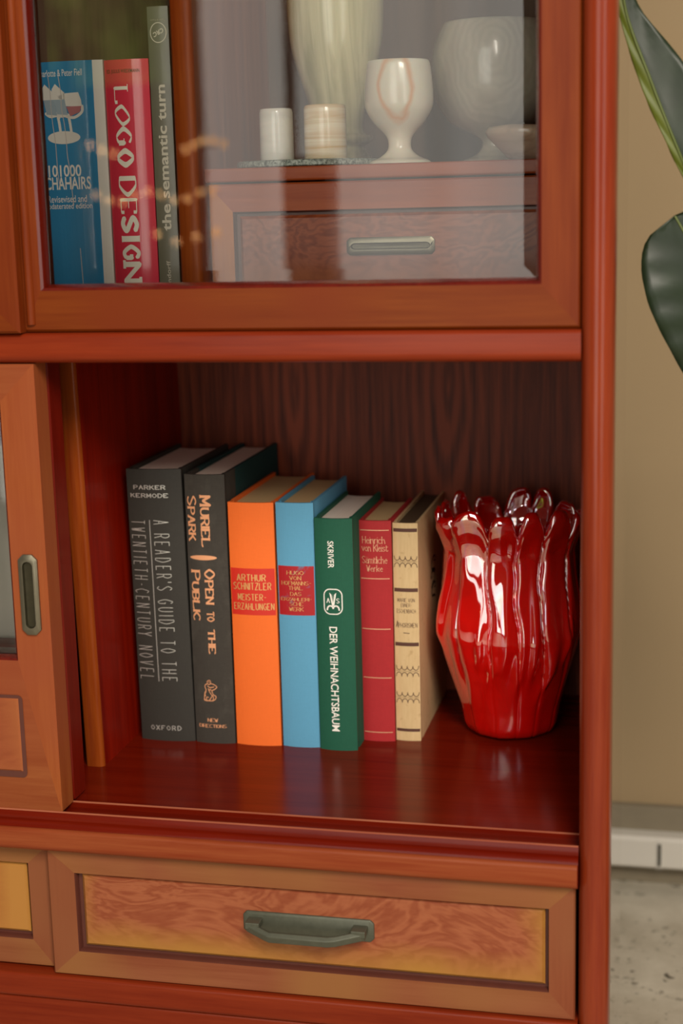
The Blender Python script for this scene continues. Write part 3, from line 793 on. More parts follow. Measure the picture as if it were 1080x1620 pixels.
# 3 orange
b = Book('bright orange cloth book with a red title label', -0.2848, 0.1705, ZF, 0.0394, 0.2120, 0.1460, cloth('orange_cloth', srgb(250, 116, 44), 0.06, 0.7), PG_tan, 0.0028)
b.put('title_label', [bar(-0.0192, 0.0190, 0.1156, 0.1560)], plain('red_label_field', srgb(214, 46, 30), 0.5), 0.00015, 'red title label')
def sts(x, xs=0.5): return stroke_text(x, 0.95, 0.75, 0, xs, 1.5)
b.put('title_lettering', [fit(sts('ARTHUR'), (-0.0138, 0.0118, 0.1450, 0.1512)), fit(sts('SCHNITZLER'), (-0.0172, 0.0160, 0.1374, 0.1440)),
    fit(sts('MEISTER-'), (-0.0134, 0.0112, 0.1282, 0.1342)), fit(sts('ERZÄHLUNGEN'), (-0.0172, 0.0180, 0.1200, 0.1276))], GOLD, 0.0004, 'gold lettering')

# 4 sky blue
b = Book('sky-blue cloth book with a scuffed red title label', -0.2474, 0.1720, ZF, 0.0322, 0.2122, 0.1290, cloth('blue_cloth', srgb(96, 164, 200), 0.06, 0.7), PG_tan, 0.0024)
t = NT('scuffed_red_label')
n1 = t.noise(t.coords((70, 70, 55)), 1.0, 6, 0.7, 0.6)
t.set(**{'Base Color': t.mix(t.ramp(n1, [(0.56, (0, 0, 0)), (0.68, (1, 1, 1))]), srgb(176, 26, 34), srgb(118, 110, 140)), 'Roughness': 0.5})
b.put('title_label', [bar(-0.0155, 0.0152, 0.1163, 0.1587)], t.m, 0.00015, 'scuffed red title label')
def ser(x): return stroke_text(x, 1.0, 0.6, 0.7, 0.85, 1.4)
rows = [('HUGO', 0.1513, -0.0080, 0.0070), ('VON', 0.1468, -0.0058, 0.0048), ('HOFMANNS-', 0.1424, -0.0128, 0.0126), ('THAL', 0.1382, -0.0066, 0.0056),
        ('DAS', 0.1332, -0.0054, 0.0044), ('ERZÄHLERI-', 0.1288, -0.0136, 0.0128), ('SCHE', 0.1245, -0.0062, 0.0058), ('WERK', 0.1200, -0.0068, 0.0060)]
b.put('title_lettering', [fit(ser(w_), (x0, x1, z, z + 0.0034)) for w_, z, x0, x1 in rows], GOLD, 0.0004, 'gold lettering')

# 5 green
b = Book('dark green cloth book with white lettering running down the spine', -0.21425, 0.1690, ZF, 0.0322, 0.2002, 0.1220, cloth('green_cloth', srgb(30, 92, 70), 0.12, 0.7), PG_white, 0.0030)
rr = rounded(0, 0, 6.0, 8.0, 4.2, 8); rr2 = rounded(0, 0, 5.35, 7.35, 3.6, 8); n = len(rr)
ring = (rr + rr2, [(i, (i + 1) % n, n + (i + 1) % n, n + i) for i in range(n)])
em_shapes = [ring, ([(-0.7, -2.6), (-2.2, 5.6), (-0.9, 4.4), (0.05, -2.6)], [(0, 1, 2, 3)]), ([(0.7, -2.6), (2.2, 5.6), (0.9, 4.4), (-0.05, -2.6)], [(0, 1, 2, 3)]),
    ([(-0.25, -2), (0, 5.2), (0.25, -2)], [(0, 1, 2)]), line([(0, -4.2), (-0.6, -3.0), (-2.2, -2.6), (-3.4, -3.6), (-3.8, -5.2)], 0.95, True), line([(0, -4.2), (0.6, -3.0), (2.2, -2.6), (3.4, -3.6), (3.8, -5.2)], 0.95, True),
    fit(stroke_text('A', 1.7, 0.9, 0.8), (-4.2, -1.9, -0.8, 2.2)), fit(stroke_text('S', 1.7, 1.1, 0.6), (2.0, 4.1, -1.0, 2.2))]
eV, eF = [], []
for V, F in em_shapes:
    k = len(eV); eV += V; eF += [tuple(i + k for i in f) for f in F]
b.put('author_lettering', [fit(font_text('SKRIVER', 0.012), (-0.0046, 0.0006, 0.1586, 0.1815), 'down')], WHITE)
b.put('title_lettering', [fit(font_text('DER WEIHNACHTSBAUM', 0.012), (-0.0050, 0.0018, 0.0171, 0.1084), 'down')], WHITE, label='white lettering')
b.put('emblem', [fit((eV, eF), (-0.0092, 0.0070, 0.1189, 0.1411))], WHITE, label='white framed emblem')

# 6 red
b = Book('slim red cloth book between the green and the cream book', -0.18525, 0.1965, ZF, 0.0284, 0.1934, 0.1030, cloth('red_cloth', srgb(176, 42, 46), 0.12, 0.68), PG_tan, 0.0024)
def low(x): return stroke_text(x, 0.95, 0.55, 0.7, 0.9, 1.3)
b.put('title_lettering', [bar(-0.0120, 0.0124, z, z + 0.0007) for z in (0.1850, 0.1434, 0.0995, 0.0565, 0.0078)] + [
    fit(low('Heinrich'), (-0.0106, 0.0094, 0.1739, 0.1800)), fit(low('von Kleist'), (-0.0112, 0.0116, 0.1672, 0.1733)),
    fit(low('Sämtliche'), (-0.0110, 0.0108, 0.1568, 0.1630)), fit(low('Werke'), (-0.0072, 0.0070, 0.1498, 0.1553))], PINKGOLD, label='pale gold lettering and rules')

# 7 cream
t = NT('mottled_cream_paper')
a = t.noise(t.coords(), 110, 5, 0.7); f = t.noise(t.coords((400, 400, 60)), 1.0, 2)
t.set(**{'Base Color': t.mix(t.ramp(a, [(0.58, (0, 0, 0)), (0.8, (1, 1, 1))]), t.mix(f, srgb(206, 174, 124), srgb(226, 198, 150)), srgb(170, 128, 78)), 'Roughness': 0.7})
b = Book('cream paper-covered book with brown ornaments, last in the row beside the red vase', -0.1600, 0.2015, ZF, 0.0214, 0.1908, 0.1470, [t.m], PG_dark, 0.0016, 0.0022, groove=0.0004)
def scallop(zc):
    out = []
    x0, x1 = -0.0096, 0.0098; n = 4; w_ = (x1 - x0) / n
    for s in (1, -1):
        for i in range(n):
            c = x0 + (i + 0.5) * w_
            out.append(line([(c - w_ * 0.48, zc + s * 0.0038), (c - w_ * 0.34, zc + s * 0.0019), (c, zc + s * 0.0011), (c + w_ * 0.34, zc + s * 0.0019), (c + w_ * 0.48, zc + s * 0.0038)], 0.00058, True))
        for i in range(n + 1): out.append(ellipse(x0 + i * w_, zc + s * 0.0044, 0.00042, 0.00042, 8))
    out.append(bar(x0, x1, zc - 0.00012, zc + 0.00012, 6))
    return out
sh = [bar(-0.0100, 0.0102, z0, z1) for z0, z1 in ((0.1834, 0.1864), (0.1318, 0.1350), (0.0844, 0.0876), (0.0084, 0.0110))]
for z in (0.1578, 0.0622, 0.0388): sh += scallop(z)
def ink(x): return stroke_text(x, 0.8, 0.65, 0, 0.62, 1.5)
sh += [fit(ink('MARIE VON'), (-0.0074, 0.0074, 0.1228, 0.1263)), fit(ink('EBNER-'), (-0.0044, 0.0046, 0.1185, 0.1218)), fit(ink('ESCHENBACH'), (-0.0081, 0.0080, 0.1132, 0.1168)),
       fit(ink('APHORISMEN'), (-0.0090, 0.0092, 0.1006, 0.1048)), line([(-0.0090, 0.1006), (-0.0078, 0.1062), (-0.0066, 0.1006)], 0.0005), line([(-0.0027, 0.0960), (0.0026, 0.0957)], 0.0006)]
b.put('spine_print', sh, BROWN, label='brown ornaments and lettering')
sw = []
for k, (s, z) in enumerate(((1, 0.138), (-1, 0.126), (1, 0.114))):
    cy = 0.075
    sw.append(line([(cy + s * 0.010, z + 0.006), (cy + s * 0.002, z + 0.007), (cy - s * 0.008, z + 0.003), (cy - s * 0.006, z - 0.003), (cy + s * 0.003, z - 0.004), (cy + s * 0.010, z - 0.007)], 0.0022, True))
    sw.append(line([(cy + s * 0.004, z + 0.003), (cy + s * 0.011, z + 0.002), (cy + s * 0.013, z + 0.006)], 0.0016, True))
b.side('cover_ornament', sw, BROWN)

# ---- books behind the upper glass
def gloss_cover(name, col, rough=0.22):
    t = NT(name)
    s = t.noise(t.coords((160, 60, 2.2)), 1.0, 3, 0.6)
    t.set(**{'Base Color': col, 'Roughness': rough, 'Coat Weight': 0.6, 'Coat Roughness': 0.06}); t.bump(s, 0.18, 0.0012); return t.m
UZ = 0.0216
UP = 'books behind the upper glass door'
BOARDW = gloss_cover('white_laminate', srgb(244, 238, 226))
b = Book('thick blue book with white chairs on the spine, behind glass', -0.4125, 0.1470, UZ, 0.0560, 0.2015, 0.140, [gloss_cover('blue_laminate', srgb(58, 148, 198)), BOARDW], PG_white, 0.0022, group=UP,
         extra=lambda x, y: x > 0.0205, groove=0.0004)
def crease_glint(pts): return line(pts, 0.0006, True)
CREASE_GLINT = plain('painted_crease_glint', srgb(216, 206, 196), 0.3)  # pale lines paint the reflections on wrinkles in the plastic cover
for pts in ([(-0.0178 + 0.0007 * i + 0.0004 * math.sin(i * 1.9), 0.190 - 0.0125 * i) for i in range(8)], [(-0.0088 + 0.0009 * i + 0.0005 * math.sin(i * 2.3), 0.190 - 0.0125 * i) for i in range(9)], [(0.0015 + 0.0002 * i, 0.056 - 0.008 * i) for i in range(6)]):
    b.put('plastic_crease_glint', [crease_glint(pts)], CREASE_GLINT, 0.0006)
def bx_(x0, x1, z0, z1): return (x0 + 0.4125, x1 + 0.4125, z0 - UZ, z1 - UZ)
def chairs(dx):
    X = lambda px: ((px - 66) / 66 * 0.0337 - 0.4365) + 0.4125 + dx
    Z = lambda py: 0.2056 - (py - 135) / 61 * 0.0309 - UZ
    return X, Z
X, Z = chairs(0)
white = []; grey = []
for d in (0, 18):
    white += [([(X(65 + d), Z(142)), (X(71 + d), Z(134)), (X(84 + d), Z(146)), (X(104), Z(148) if d else Z(147)), (X(104), Z(164)), (X(66 + d), Z(158))], [(0, 1, 2, 3, 4, 5)])]
    grey += [([(X(68 + d), Z(158)), (X(86 + d), Z(158)), (X(90 + d), Z(182)), (X(72 + d), Z(180))], [(0, 1, 2, 3)])]
    white += [line([(X(70 + d), Z(178)), (X(78 + d), Z(183)), (X(90 + d), Z(182)), (X(93 + d), Z(186))], 0.0024, True), line([(X(91 + d), Z(183)), (X(93 + d), Z(196)), (X(95 + d), Z(217))], 0.0022, True)]
white += [([(X(100), Z(149)), (X(127), Z(148)), (X(131), Z(160)), (X(132), Z(170)), (X(100), Z(168))], [(0, 1, 2, 3, 4)]), line([(X(103), Z(183)), (X(118), Z(186)), (X(131), Z(178)), (X(132), Z(168))], 0.0022, True)]
white += [ellipse(X(99), Z(216), 0.0140, 0.0050, 28)]
pink = [([(X(106), Z(169)), (X(131), Z(169)), (X(128), Z(178)), (X(112), Z(184))], [(0, 1, 2, 3)])]
b.put('author_lettering', [fit(font_text('Charlotte & Peter Fiell', 0.004), bx_(-0.4400, -0.4015, 0.2117, 0.2170))], WHITE)
txt = [fit(font_text('101000', 0.018), bx_(-0.4350, -0.4065, 0.1341, 0.1434)), fit(font_text('CHAHAIRS', 0.018), bx_(-0.4385, -0.3990, 0.1240, 0.1340)),
       fit(font_text('Revisevised and', 0.004), bx_(-0.4370, -0.4032, 0.1140, 0.1194)), fit(font_text('updaterated edition', 0.004), bx_(-0.4392, -0.3990, 0.1075, 0.1135))]
b.put('title_lettering', txt, WHITE, label='white title lettering')
b.put('chair_picture', white, plain('chair_white_ink', srgb(246, 240, 228), 0.4), 0.0003); b.put('chair_shading', grey, plain('chair_grey_ink', srgb(168, 186, 196), 0.4), 0.0004)
b.put('chair_cushion', pink, plain('chair_pink_ink', srgb(196, 120, 122), 0.4), 0.0004)

b = Book('crimson book with ornate white capitals, behind glass next to the blue one', -0.3655, 0.1475, UZ, 0.0366, 0.2008, 0.140, [gloss_cover('crimson_laminate', srgb(226, 58, 78))], PG_white, 0.0032, group=UP, groove=0.0004)
def rb(x0, x1, z0, z1): return (x0 + 0.3655, x1 + 0.3655, z0 - UZ, z1 - UZ)
zt = lambda py: 0.2227 - (py - 95) / 352 * 0.1730
def fat(ch, th=2.6, tn=0.45, se=1.3, it=0.0, xs=1.0): return stroke_text(ch, th, tn, se, xs, 1.0, it)
L = [('L', 134, 164, fat('L', 1.5, 0.4, 1.6)), ('O', 165, 199, fat('O', 1.6, 0.5, 0, 0.25)), ('G', 199, 229, fat('G', 2.4, 0.5, 1.0)), ('O', 233, 264, fat('O', 2.9, 0.6, 0)),
     ('D', 277, 310, fat('D', 1.9, 0.5, 0.6)), ('E', 312, 337, fat('E', 1.6, 0.4, 1.6)), ('S', 339, 368, fat('S', 2.6, 2.4, 0)), ('I', 372, 382, fat('I', 2.8, 0.5, 1.5)),
     ('G', 386, 411, fat('G', 2.6, 1.9, 0.4)), ('N', 411, 452, fat('N', 1.9, 1.4, 1.5))]
sh = []
for i, (c, p0, p1, g) in enumerate(L):
    sx = (p0 - 134) / 313 * 0.0018
    sh.append(fit(g, rb(-0.3762 - 0.0 + sx * 0.3, -0.3640 + sx + 0.0006 * min(i, 4), zt(p1), zt(p0)), 'down'))
b.put('title_lettering', sh, plain('ornate_white_ink', srgb(246, 238, 218), 0.5), 0.0003, 'ornate white capitals')
b.put('author_lettering', [fit(font_text('ED. JULIUS WIEDEMANN', 0.01), rb(-0.3815, -0.3540, 0.2114, 0.2150))], plain('black_ink', srgb(70, 16, 26), 0.5))
b = Book('tall slim grey book with pale sideways title, behind glass against the divider', -0.3372, 0.1480, UZ, 0.0170, 0.2390, 0.150, [plain('grey_laminate', srgb(108, 104, 84), 0.4, coat=0.4)], PG_white, 0.0008, group=UP, groove=0.0002, board=0.0018)
def gb(x0, x1, z0, z1): return (x0 + 0.3370, x1 + 0.3370, z0 - UZ, z1 - UZ)
cV, cF = fit(font_text('CRC', 0.03, 0.2), (-0.0046, 0.0046, -0.0018, 0.0018)); an = math.radians(205)
cx_, cz_ = 0.0002, 0.2410 - UZ
cc = [(cx_ + x * math.cos(an) - z * math.sin(an), cz_ + x * math.sin(an) + z * math.cos(an)) for x, z in cV]
GREYINK = plain('pale_grey_ink', srgb(206, 198, 176), 0.5)
b.put('title_lettering', [fit(font_text('the semantic turn', 0.022), gb(-0.3408, -0.3332, 0.0898, 0.2020), 'up')], GREYINK)
b.put('author_lettering', [fit(font_text('Krippendorff', 0.0), gb(-0.3388, -0.3345, 0.0300, 0.0662), 'up')], GREYINK)
tv, tf = fit(font_text('Taylor & Francis'), gb(-0.3432, -0.3312, 0.2496, 0.2516)); tx = [-2 * 0.0 - p[0] + 2 * 0.0 for p in tv]
b.put('imprint_lettering', [([(-x + 0.0, 2 * (0.2506 - UZ) - z) for x, z in tv], tf)], plain('faint_grey_ink', srgb(160, 152, 130), 0.5))
b.put('emblem', [(cc, cF), line([(cx_ + 0.0064 * math.cos(2 * pi * i / 40), cz_ + 0.0074 * math.sin(2 * pi * i / 40)) for i in range(41)], 0.0007)], GREYINK, label='round emblem with slanted letters')

# ------------------------------------------------------------------ red glass vase
VC = Vector((-0.0785, 0.2490, ZF))
def vase_mesh():
    rnd = random.Random(5); N = 14; NA = 336; NZ = 84; H = 0.200
    prof = [(0.0, 0.030), (0.01, 0.037), (0.04, 0.0405), (0.12, 0.0435), (0.25, 0.0505), (0.36, 0.0568), (0.46, 0.0606), (0.52, 0.0600), (0.66, 0.0568), (0.82, 0.0530), (0.92, 0.0555), (1.0, 0.0610)]
    def R(t):
        for (a, r0), (b_, r1) in zip(prof[:-1], prof[1:]):
            if t <= b_:
                s = (t - a) / (b_ - a); s = s * s * (3 - 2 * s) if a > 0.9 else s
                return r0 + (r1 - r0) * s
        return prof[-1][1]
    amp = [0.7 + 0.6 * rnd.random() for _ in range(N)]; st = [0.06 + 0.35 * rnd.random() for _ in range(N)]; hh = [rnd.uniform(-0.009, 0.004) for _ in range(N)]
    tilt = [rnd.uniform(-0.5, 0.5) for _ in range(N)]; tilt[9] = -1.05; tilt[10] = -0.45; tilt[11] = -0.35; tilt[8] = -0.9
    drops = [(math.radians(a_), t_, rnd.uniform(0.0024, 0.0042), rnd.uniform(0.07, 0.12), rnd.uniform(0.12, 0.26))
             for a_, t_ in ((212, 0.50), (226, 0.36), (240, 0.27), (252, 0.40), (262, 0.33), (274, 0.42), (284, 0.30), (297, 0.38), (312, 0.30), (330, 0.45), (20, 0.3), (70, 0.4), (120, 0.3), (165, 0.4))]
    V = []
    for j in range(NZ + 1):
        t = j / NZ
        for i in range(NA):
            th = 2 * pi * i / NA
            ph = th + 0.22 * math.sin(5.0 * t + 2 * th) * t * (1 - t) + 0.04 * math.sin(5 * th) + 0.05 * mnoise.noise(Vector((4 * math.cos(th), 4 * math.sin(th), 7 * t)))
            u = (ph / (2 * pi) * N) % N; k = int(u); fr_ = u - k
            c = abs(2 * fr_ - 1)                       # 0 on the ridge, 1 in the furrow
            bump = (1 - c ** 6.5) ** 0.5 - 0.75 + tilt[k] * (fr_ - 0.5) * (1 - c ** 4)
            k2 = (k + (1 if fr_ > 0.5 else -1)) % N; wgt = 0.5 * c
            A = (amp[k] * (1 - wgt) + amp[k2] * wgt); s0 = st[k] * (1 - wgt) + st[k2] * wgt; hk = hh[k] * (1 - wgt) + hh[k2] * wgt
            g = max(0.0, min(1.0, (t - s0) / 0.35)); g = g * g * (3 - 2 * g)
            a = 0.0012 + 0.0074 * g * A + 0.0040 * max(0, (t - 0.72) / 0.28) ** 2
            flat = 0.7 * g * (1 / math.cos((fr_ - 0.5) * 2 * pi / N) - 1.012)
            r = R(t) * (1 + flat) + a * bump + 0.0020 * mnoise.noise(Vector((2.6 * math.cos(th), 2.6 * math.sin(th), 5 * t)))
            for da, dt, am, wa, wt in drops:
                d_ = (th - da + pi) % (2 * pi) - pi
                if abs(d_) < 4 * wa: r += am * math.exp(-(d_ / wa) ** 2 - ((t - dt - 0.6 * d_) / (wt if t > dt else wt * 0.35)) ** 2)
            r += 0.0042 * math.exp(-((t - 0.93) / 0.055) ** 2) * (1 - c ** 2)
            r -= 0.0040 * math.exp(-((t - 1.0) / 0.02) ** 2)
            dip = (0.024 * c ** 3.6 - hk) * max(0, (t - 0.55) / 0.45) ** 1.6
            V.append((VC.x + r * math.cos(th), VC.y + r * math.sin(th), VC.z + 0.0005 + t * H - dip))
    F = [(j * NA + i, j * NA + (i + 1) % NA, (j + 1) * NA + (i + 1) % NA, (j + 1) * NA + i) for j in range(NZ) for i in range(NA)]
    F.append(tuple(range(NA))[::-1])
    m = MB(); m.add(V, F); return m
t = NT('iridescent_red_glass')
tc = t.new('ShaderNodeTexCoord'); sp = t.new('ShaderNodeSeparateXYZ'); t.link(tc.outputs['Object'], sp.inputs[0])
hz = t.math('DIVIDE', sp.outputs[2], 0.2)
film = t.ramp(t.noise(t.coords((22, 22, 9)), 1.0, 3, 0.5, 0.5), [(0.45, (0, 0, 0)), (0.75, (1, 1, 1))])
t.set(**{'Base Color': srgb(240, 12, 8), 'Roughness': 0.04, 'IOR': 1.6, 'Specular IOR Level': 0.5, 'Coat Weight': 0.6, 'Coat IOR': 1.6, 'Coat Roughness': 0.02,
         'Transmission Weight': t.ramp(hz, [(0.55, (0.0, 0.0, 0.0)), (0.98, (0.55, 0.55, 0.55))])})
t.link(t.math('MULTIPLY', film, 520.0), t.p.inputs['Thin Film Thickness']); t.p.inputs['Thin Film IOR'].default_value = 1.9
gl = t.new('ShaderNodeBsdfGlossy'); gl.inputs['Roughness'].default_value = 0.03
gl.inputs[0].default_value = (0.96, 0.97, 1.0, 1)
mx = t.new('ShaderNodeMixShader'); t.link(t.p.outputs[0], mx.inputs[1]); t.link(gl.outputs[0], mx.inputs[2]); mx.inputs[0].default_value = 0.21
t.link(mx.outputs[0], t.out.inputs[0])
vz = obj('vase', vase_mesh(), t.m, ang=180)
me = vz.data
for v in me.vertices: v.co -= VC
vz.location = VC
md = vz.modifiers.new('wall', 'SOLIDIFY'); md.thickness = 0.0042; md.offset = -1.0; md.use_even_offset = False
tag(vz, 'glossy red glass vase with ruffled finger-like rim, right of the books', 'vase')

# ------------------------------------------------------------------ onyx pieces on the inner shelf
UT = 0.1366
def onyx(name, base, band, vein, axis='z', scale=60, vein_amt=0.0, dist=2.0, loop=None, rings=None):
    t = NT(name)
    sc = {'z': (6, 6, scale), 'x': (scale, scale * 0.3, 4)}[axis]
    n = t.noise(t.coords(sc), 1.0, 5, 0.6, dist * 0.15)
    col = t.ramp(n, [(0.32, band), (0.62, base)])
    if vein_amt:
        w = t.noise(t.coords((18, 18, 16), (0.3, 0.1, 0.7)), 1.0, 3, 0.5, 0.6)
        ridge = t.math('ABSOLUTE', t.math('SUBTRACT', w, 0.5))
        col = t.mix(t.ramp(ridge, [(0.0, (vein_amt,) * 3), (0.035, (0, 0, 0))]), col, vein)
    if loop or rings:
        tc = t.new('ShaderNodeTexCoord'); sp = t.new('ShaderNodeSeparateXYZ'); t.link(tc.outputs['Object'], sp.inputs[0])
        x0, z0, a_, b_ = loop or rings
        wob = t.math('MULTIPLY', t.math('SUBTRACT', t.noise(t.coords((50, 50, 50)), 1.0, 3), 0.5), 0.55)
        q = t.math('ADD', t.math('POWER', t.math('DIVIDE', t.math('SUBTRACT', sp.outputs[0], x0), a_), 2.0), t.math('POWER', t.math('DIVIDE', t.math('SUBTRACT', sp.outputs[2], z0), b_), 2.0))
        q = t.math('ADD', t.math('SQRT', q), wob)
        if loop:
            d_ = t.math('ABSOLUTE', t.math('SUBTRACT', q, 1.0))
            col = t.mix(t.ramp(d_, [(0.02, (0.75, 0.75, 0.75)), (0.2, (0, 0, 0))]), col, vein)
        else:
            d_ = t.math('MULTIPLY', t.math('ADD', t.math('SINE', t.math('MULTIPLY', q, 34.0)), 1.0), 0.16)
            col = t.mix(d_, col, band)
    t.set(**{'Base Color': col, 'Roughness': 0.22, 'Coat Weight': 0.4, 'Coat Roughness': 0.08, 'Subsurface Weight': 0.25, 'Subsurface Scale': 0.01})
    return t.m
def turned(name, prof, c, mat, label, cat, n=72):
    m = MB(); m.lathe(prof, (0, 0, 0), n)
    o = obj(name, m, mat, ang=45); o.location = c; return tag(o, label, cat)
def spline(pts, k=6): return catmull(pts, False, k)
PC = (-0.2350, 0.2060, UT)
t = NT('grey_green_granite'); n = t.noise(t.coords(), 420, 3, 0.8)
t.set(**{'Base Color': t.ramp(n, [(0.38, srgb(72, 84, 74)), (0.62, srgb(176, 184, 172))]), 'Roughness': 0.35})
turned('stone_disc', [(0, 0), (0.0555, 0), (0.0572, 0.0010), (0.0572, 0.0046), (0.0560, 0.0055), (0, 0.0055)], PC, t.m, 'flat speckled grey-green stone disc under the two small onyx cylinders', 'tray')
def cyl(r, h): return [(0, 0), (r * 0.96, 0), (r, 0.0012), (r * 0.985, h - 0.003), (r * 0.94, h - 0.0006), (r * 0.88, h), (0, h)]
turned('stone_cylinder', cyl(0.0137, 0.0412), (-0.2590, 0.2010, UT + 0.0055), onyx('white_onyx', srgb(232, 228, 216), srgb(204, 200, 188), None, 'z', 40),
       'small plain white stone cylinder standing on the speckled disc', 'ornament')
turned('stone_cylinder', cyl(0.0172, 0.0430), (-0.2193, 0.2040, UT + 0.0055), onyx('banded_onyx', srgb(228, 216, 188), srgb(200, 160, 96), None, 'z', 150, 0, 4),
       'small onyx cylinder with tan stripes standing on the speckled disc', 'ornament')
turned('onyx_vase', spline([(0.0001, 0.0), (0.031, 0.0), (0.0315, 0.003), (0.026, 0.012), (0.0225, 0.018), (0.0285, 0.022), (0.0285, 0.026), (0.0215, 0.031), (0.0215, 0.040), (0.024, 0.053), (0.031, 0.075), (0.038, 0.100), (0.0405, 0.125), (0.040, 0.145), (0.034, 0.170), (0.020, 0.190), (0.018, 0.205), (0.024, 0.215), (0.0001, 0.214)]),
       (-0.2270, 0.2850, UT), onyx('green_onyx', srgb(202, 194, 152), srgb(150, 144, 98), srgb(130, 76, 44), 'x', 90, 0.0, 5.0), 'tall greenish onyx vase rising out of frame behind the cylinders', 'vase')
turned('goblet', spline([(0.0001, 0.0), (0.0225, 0.0), (0.0232, 0.0025), (0.016, 0.0055), (0.0098, 0.011), (0.0092, 0.018), (0.012, 0.0235), (0.020, 0.032), (0.0262, 0.043), (0.0268, 0.056), (0.0256, 0.070), (0.0244, 0.0768), (0.0228, 0.0768), (0.0238, 0.056), (0.020, 0.036), (0.0001, 0.026)]),
       (-0.1562, 0.1900, UT), onyx('cream_onyx_pink_veins', srgb(228, 220, 202), srgb(212, 200, 178), srgb(216, 156, 108), 'z', 14, 0.0, 2.0, (0.002, 0.058, 0.0125, 0.024)), 'small cream onyx goblet with orange veins at the shelf front', 'goblet')
turned('goblet', spline([(0.0001, 0.0), (0.026, 0.0), (0.0265, 0.003), (0.016, 0.007), (0.0105, 0.013), (0.0105, 0.019), (0.018, 0.024), (0.036, 0.034), (0.048, 0.052), (0.0515, 0.072), (0.0495, 0.092), (0.0425, 0.1105), (0.040, 0.1105), (0.046, 0.090), (0.047, 0.070), (0.036, 0.042), (0.0001, 0.030)]),
       (-0.0925, 0.2750, UT), onyx('grey_onyx', srgb(196, 188, 168), srgb(150, 142, 124), None, 'x', 12, 0, 2.0, None, (0.006, 0.085, 0.03, 0.045)), 'large round pale onyx goblet at the back of the shelf', 'goblet')
# shallow stone bowl with an irregular natural rim
def bowl_mesh():
    m = MB(); n = 60; prof = [(0.0001, 0.0), (0.018, 0.0), (0.022, 0.004), (0.030, 0.012), (0.036, 0.0185), (0.0375, 0.0225), (0.0345, 0.0262), (0.028, 0.0255), (0.018, 0.016), (0.0001, 0.013)]
    V = []; k = len(prof)
    for i in range(n):
        a = 2 * pi * i / n
        for j, (r, z) in enumerate(prof):
            w_ = mnoise.noise(Vector((math.cos(a) * 1.3, math.sin(a) * 1.3, 2.0)))
            V.append(((r + 0.004 * w_ * (r / 0.037)) * math.cos(a), (r + 0.004 * w_ * (r / 0.037)) * math.sin(a), z + (0.0022 * w_ if 3 <= j <= 7 else 0)))
    m.add(V, [(i * k + j, ((i + 1) % n) * k + j, ((i + 1) % n) * k + j + 1, i * k + j + 1) for i in range(n) for j in range(k - 1)]); return m
o = obj('stone_bowl', bowl_mesh(), onyx('pinkish_onyx', srgb(216, 192, 168), srgb(176, 150, 124), srgb(120, 84, 66), 'z', 40, 0.3), ang=60)
o.location = (-0.0520, 0.2010, UT); tag(o, 'shallow pinkish stone bowl in front of the large onyx goblet', 'bowl')

# ------------------------------------------------------------------ plant beside the cabinet
PL = thing('potted_plant', 'potted plant with large glossy dark green leaves beside the cabinet', 'plant', (0.42, 0.16, FLOOR_Z))
t = NT('glossy_leaf'); n = t.noise(t.coords(), 60, 3)
tc = t.new('ShaderNodeUVMap')
t.set(**{'Base Color': t.mix(n, srgb(20, 32, 16), srgb(32, 48, 25)), 'Roughness': 0.42, 'Specular IOR Level': 0.4})
LEAF = t.m
RIB = plain('leaf_midrib', srgb(86, 98, 40), 0.5); EDGE = plain('leaf_lit_half', srgb(84, 94, 14), 0.5, var=0.2)  # yellow-green half of the hanging leaf, its lit edge put into the colour
def leaf(mid, hw_l, hw_r, side, nrm, fold=0.35, mats=(LEAF, LEAF, RIB)):
    """blade along a midrib: half widths left/right along the rib, side vector, surface normal"""
    M_ = catmull(mid, False, 8); n = len(M_); m = MB(); V = []; K = 6
    side = Vector(side).normalized(); nrm = Vector(nrm).normalized()
    def wid(tbl, t_):
        if isinstance(tbl, tuple):
            w_, a_, p_ = tbl
            return w_ * max(0.0, math.sin(pi * min(1.0, t_) ** a_)) ** p_
        x = t_ * (len(tbl) - 1); i = min(int(x), len(tbl) - 2); f_ = x - i; f_ = f_ * f_ * (3 - 2 * f_) * 0.5 + f_ * 0.5
        return tbl[i] * (1 - f_) + tbl[i + 1] * f_
    for a in range(n):
        t_ = a / (n - 1); p = Vector(M_[a])
        for k in range(-K, K + 1):
            w_ = wid(hw_l if k < 0 else hw_r, t_) * abs(k) / K
            s = -1 if k < 0 else 1
            V.append(p + side * s * w_ + nrm * (fold * w_ - 6.0 * w_ * w_ + 0.0012 * math.sin(16 * t_ * pi + abs(k) * 0.9) * abs(k) / K))
    C = 2 * K + 1
    for a in range(n - 1):
        for k in range(C - 1):
            m.f.append((a * C + k, a * C + k + 1, (a + 1) * C + k + 1, (a + 1) * C + k)); m.m.append(0 if k < K else 1)
    m.v = [tuple(v) for v in V]
    k0 = len(m.v)
    rm = MB(); rm.tube([tuple(Vector(p) - nrm * 0.0006) for p in M_], [0.0011 * (1 - 0.5 * abs(a / n - 0.5)) for a in range(n)], 6)
    m.add(rm.v, rm.f, 2)
    return m, mats
def add_leaf(*a, **k):
    m, mats = leaf(*a, **k)
    o = obj('leaf', m, list(mats), PL, ang=80)
    md = o.modifiers.new('thickness', 'SOLIDIFY'); md.thickness = 0.0006
    return o
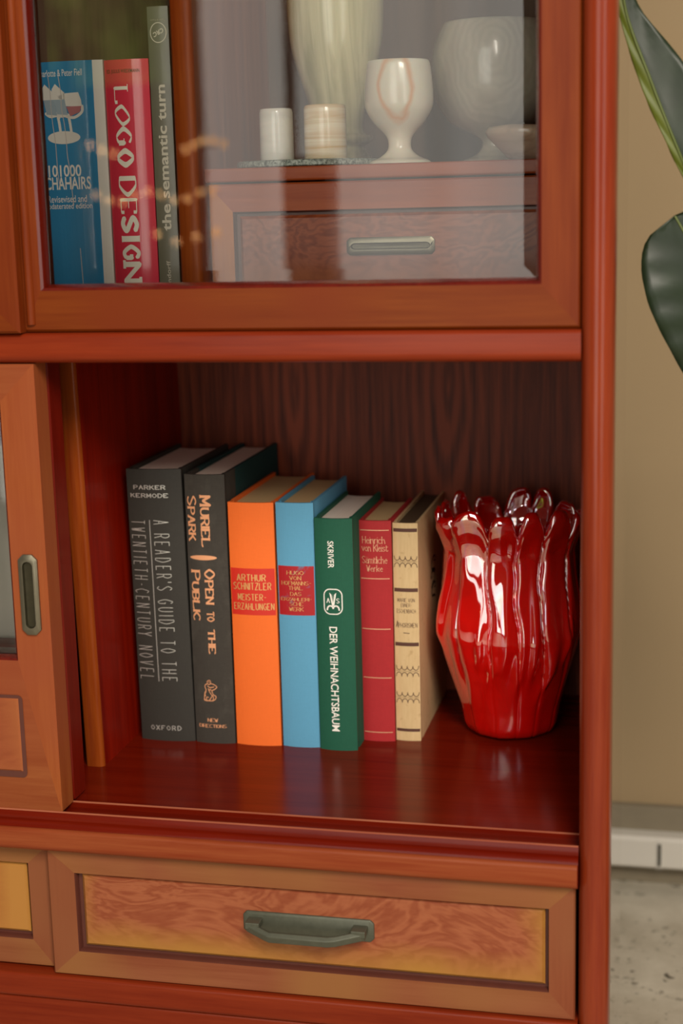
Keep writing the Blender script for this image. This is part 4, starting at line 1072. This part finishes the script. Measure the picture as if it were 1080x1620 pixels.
# hanging leaf crossing the upper corner, just outside the cabinet's side
add_leaf([(0.0320, 0.085, 0.330), (0.0235, 0.095, 0.285), (0.0203, 0.10, 0.2400), (0.0405, 0.10, 0.183), (0.0610, 0.10, 0.133), (0.0770, 0.11, 0.095)],
         [0.003, 0.004, 0.0045, 0.0075, 0.005, 0.0005], [0.004, 0.008, 0.008, 0.026, 0.031, 0.003], (0.90, 0.10, 0.40), (-0.15, 0.97, 0.1), 0.15, (EDGE, LEAF, RIB))
# broad leaf cut by the frame edge, its rounded tip uppermost
add_leaf([(0.0575, 0.085, 0.0930), (0.0756, 0.08, 0.0610), (0.0960, 0.085, 0.0204), (0.1140, 0.10, -0.0303), (0.1282, 0.12, -0.0845)],
         (0.047, 0.78, 0.52), (0.047, 0.78, 0.52), (0.86, -0.05, 0.5), (-0.1, 0.97, -0.12), 0.12)
add_leaf([(0.30, 0.16, 0.20), (0.36, 0.10, 0.30), (0.42, 0.04, 0.36), (0.48, 0.0, 0.36), (0.54, -0.03, 0.33)], [0.004, 0.045, 0.06, 0.05, 0.002], [0.004, 0.045, 0.06, 0.05, 0.002], (0.5, 0.8, 0), (0, 0.1, -1), 0.2)
m = MB(); m.tube([(0.42, 0.16, FLOOR_Z + 0.2), (0.40, 0.15, -0.2), (0.32, 0.15, 0.18)], [0.012, 0.009, 0.006], 10)
m.tube([(0.36, 0.15, 0.0), (0.26, 0.13, 0.06), (0.15, 0.11, 0.05), (0.0770, 0.11, 0.0950)], [0.006, 0.004, 0.0035, 0.0025], 8)
m.tube([(0.36, 0.15, 0.0), (0.26, 0.13, -0.06), (0.18, 0.12, -0.10), (0.1272, 0.12, -0.0745)], [0.006, 0.004, 0.003, 0.0022], 8)
m.tube([(0.36, 0.15, 0.0), (0.32, 0.16, 0.12), (0.30, 0.16, 0.20)], [0.006, 0.004, 0.003], 8)
obj('stem', m, plain('plant_stem', srgb(84, 92, 46), 0.6), PL)
m = MB(); m.lathe([(0.0001, 0), (0.085, 0), (0.092, 0.02), (0.115, 0.20), (0.120, 0.205), (0.120, 0.22), (0.108, 0.22), (0.104, 0.19), (0.0001, 0.19)], (0.42, 0.16, FLOOR_Z), 48)
obj('pot', m, plain('terracotta', srgb(176, 100, 66), 0.8), PL)
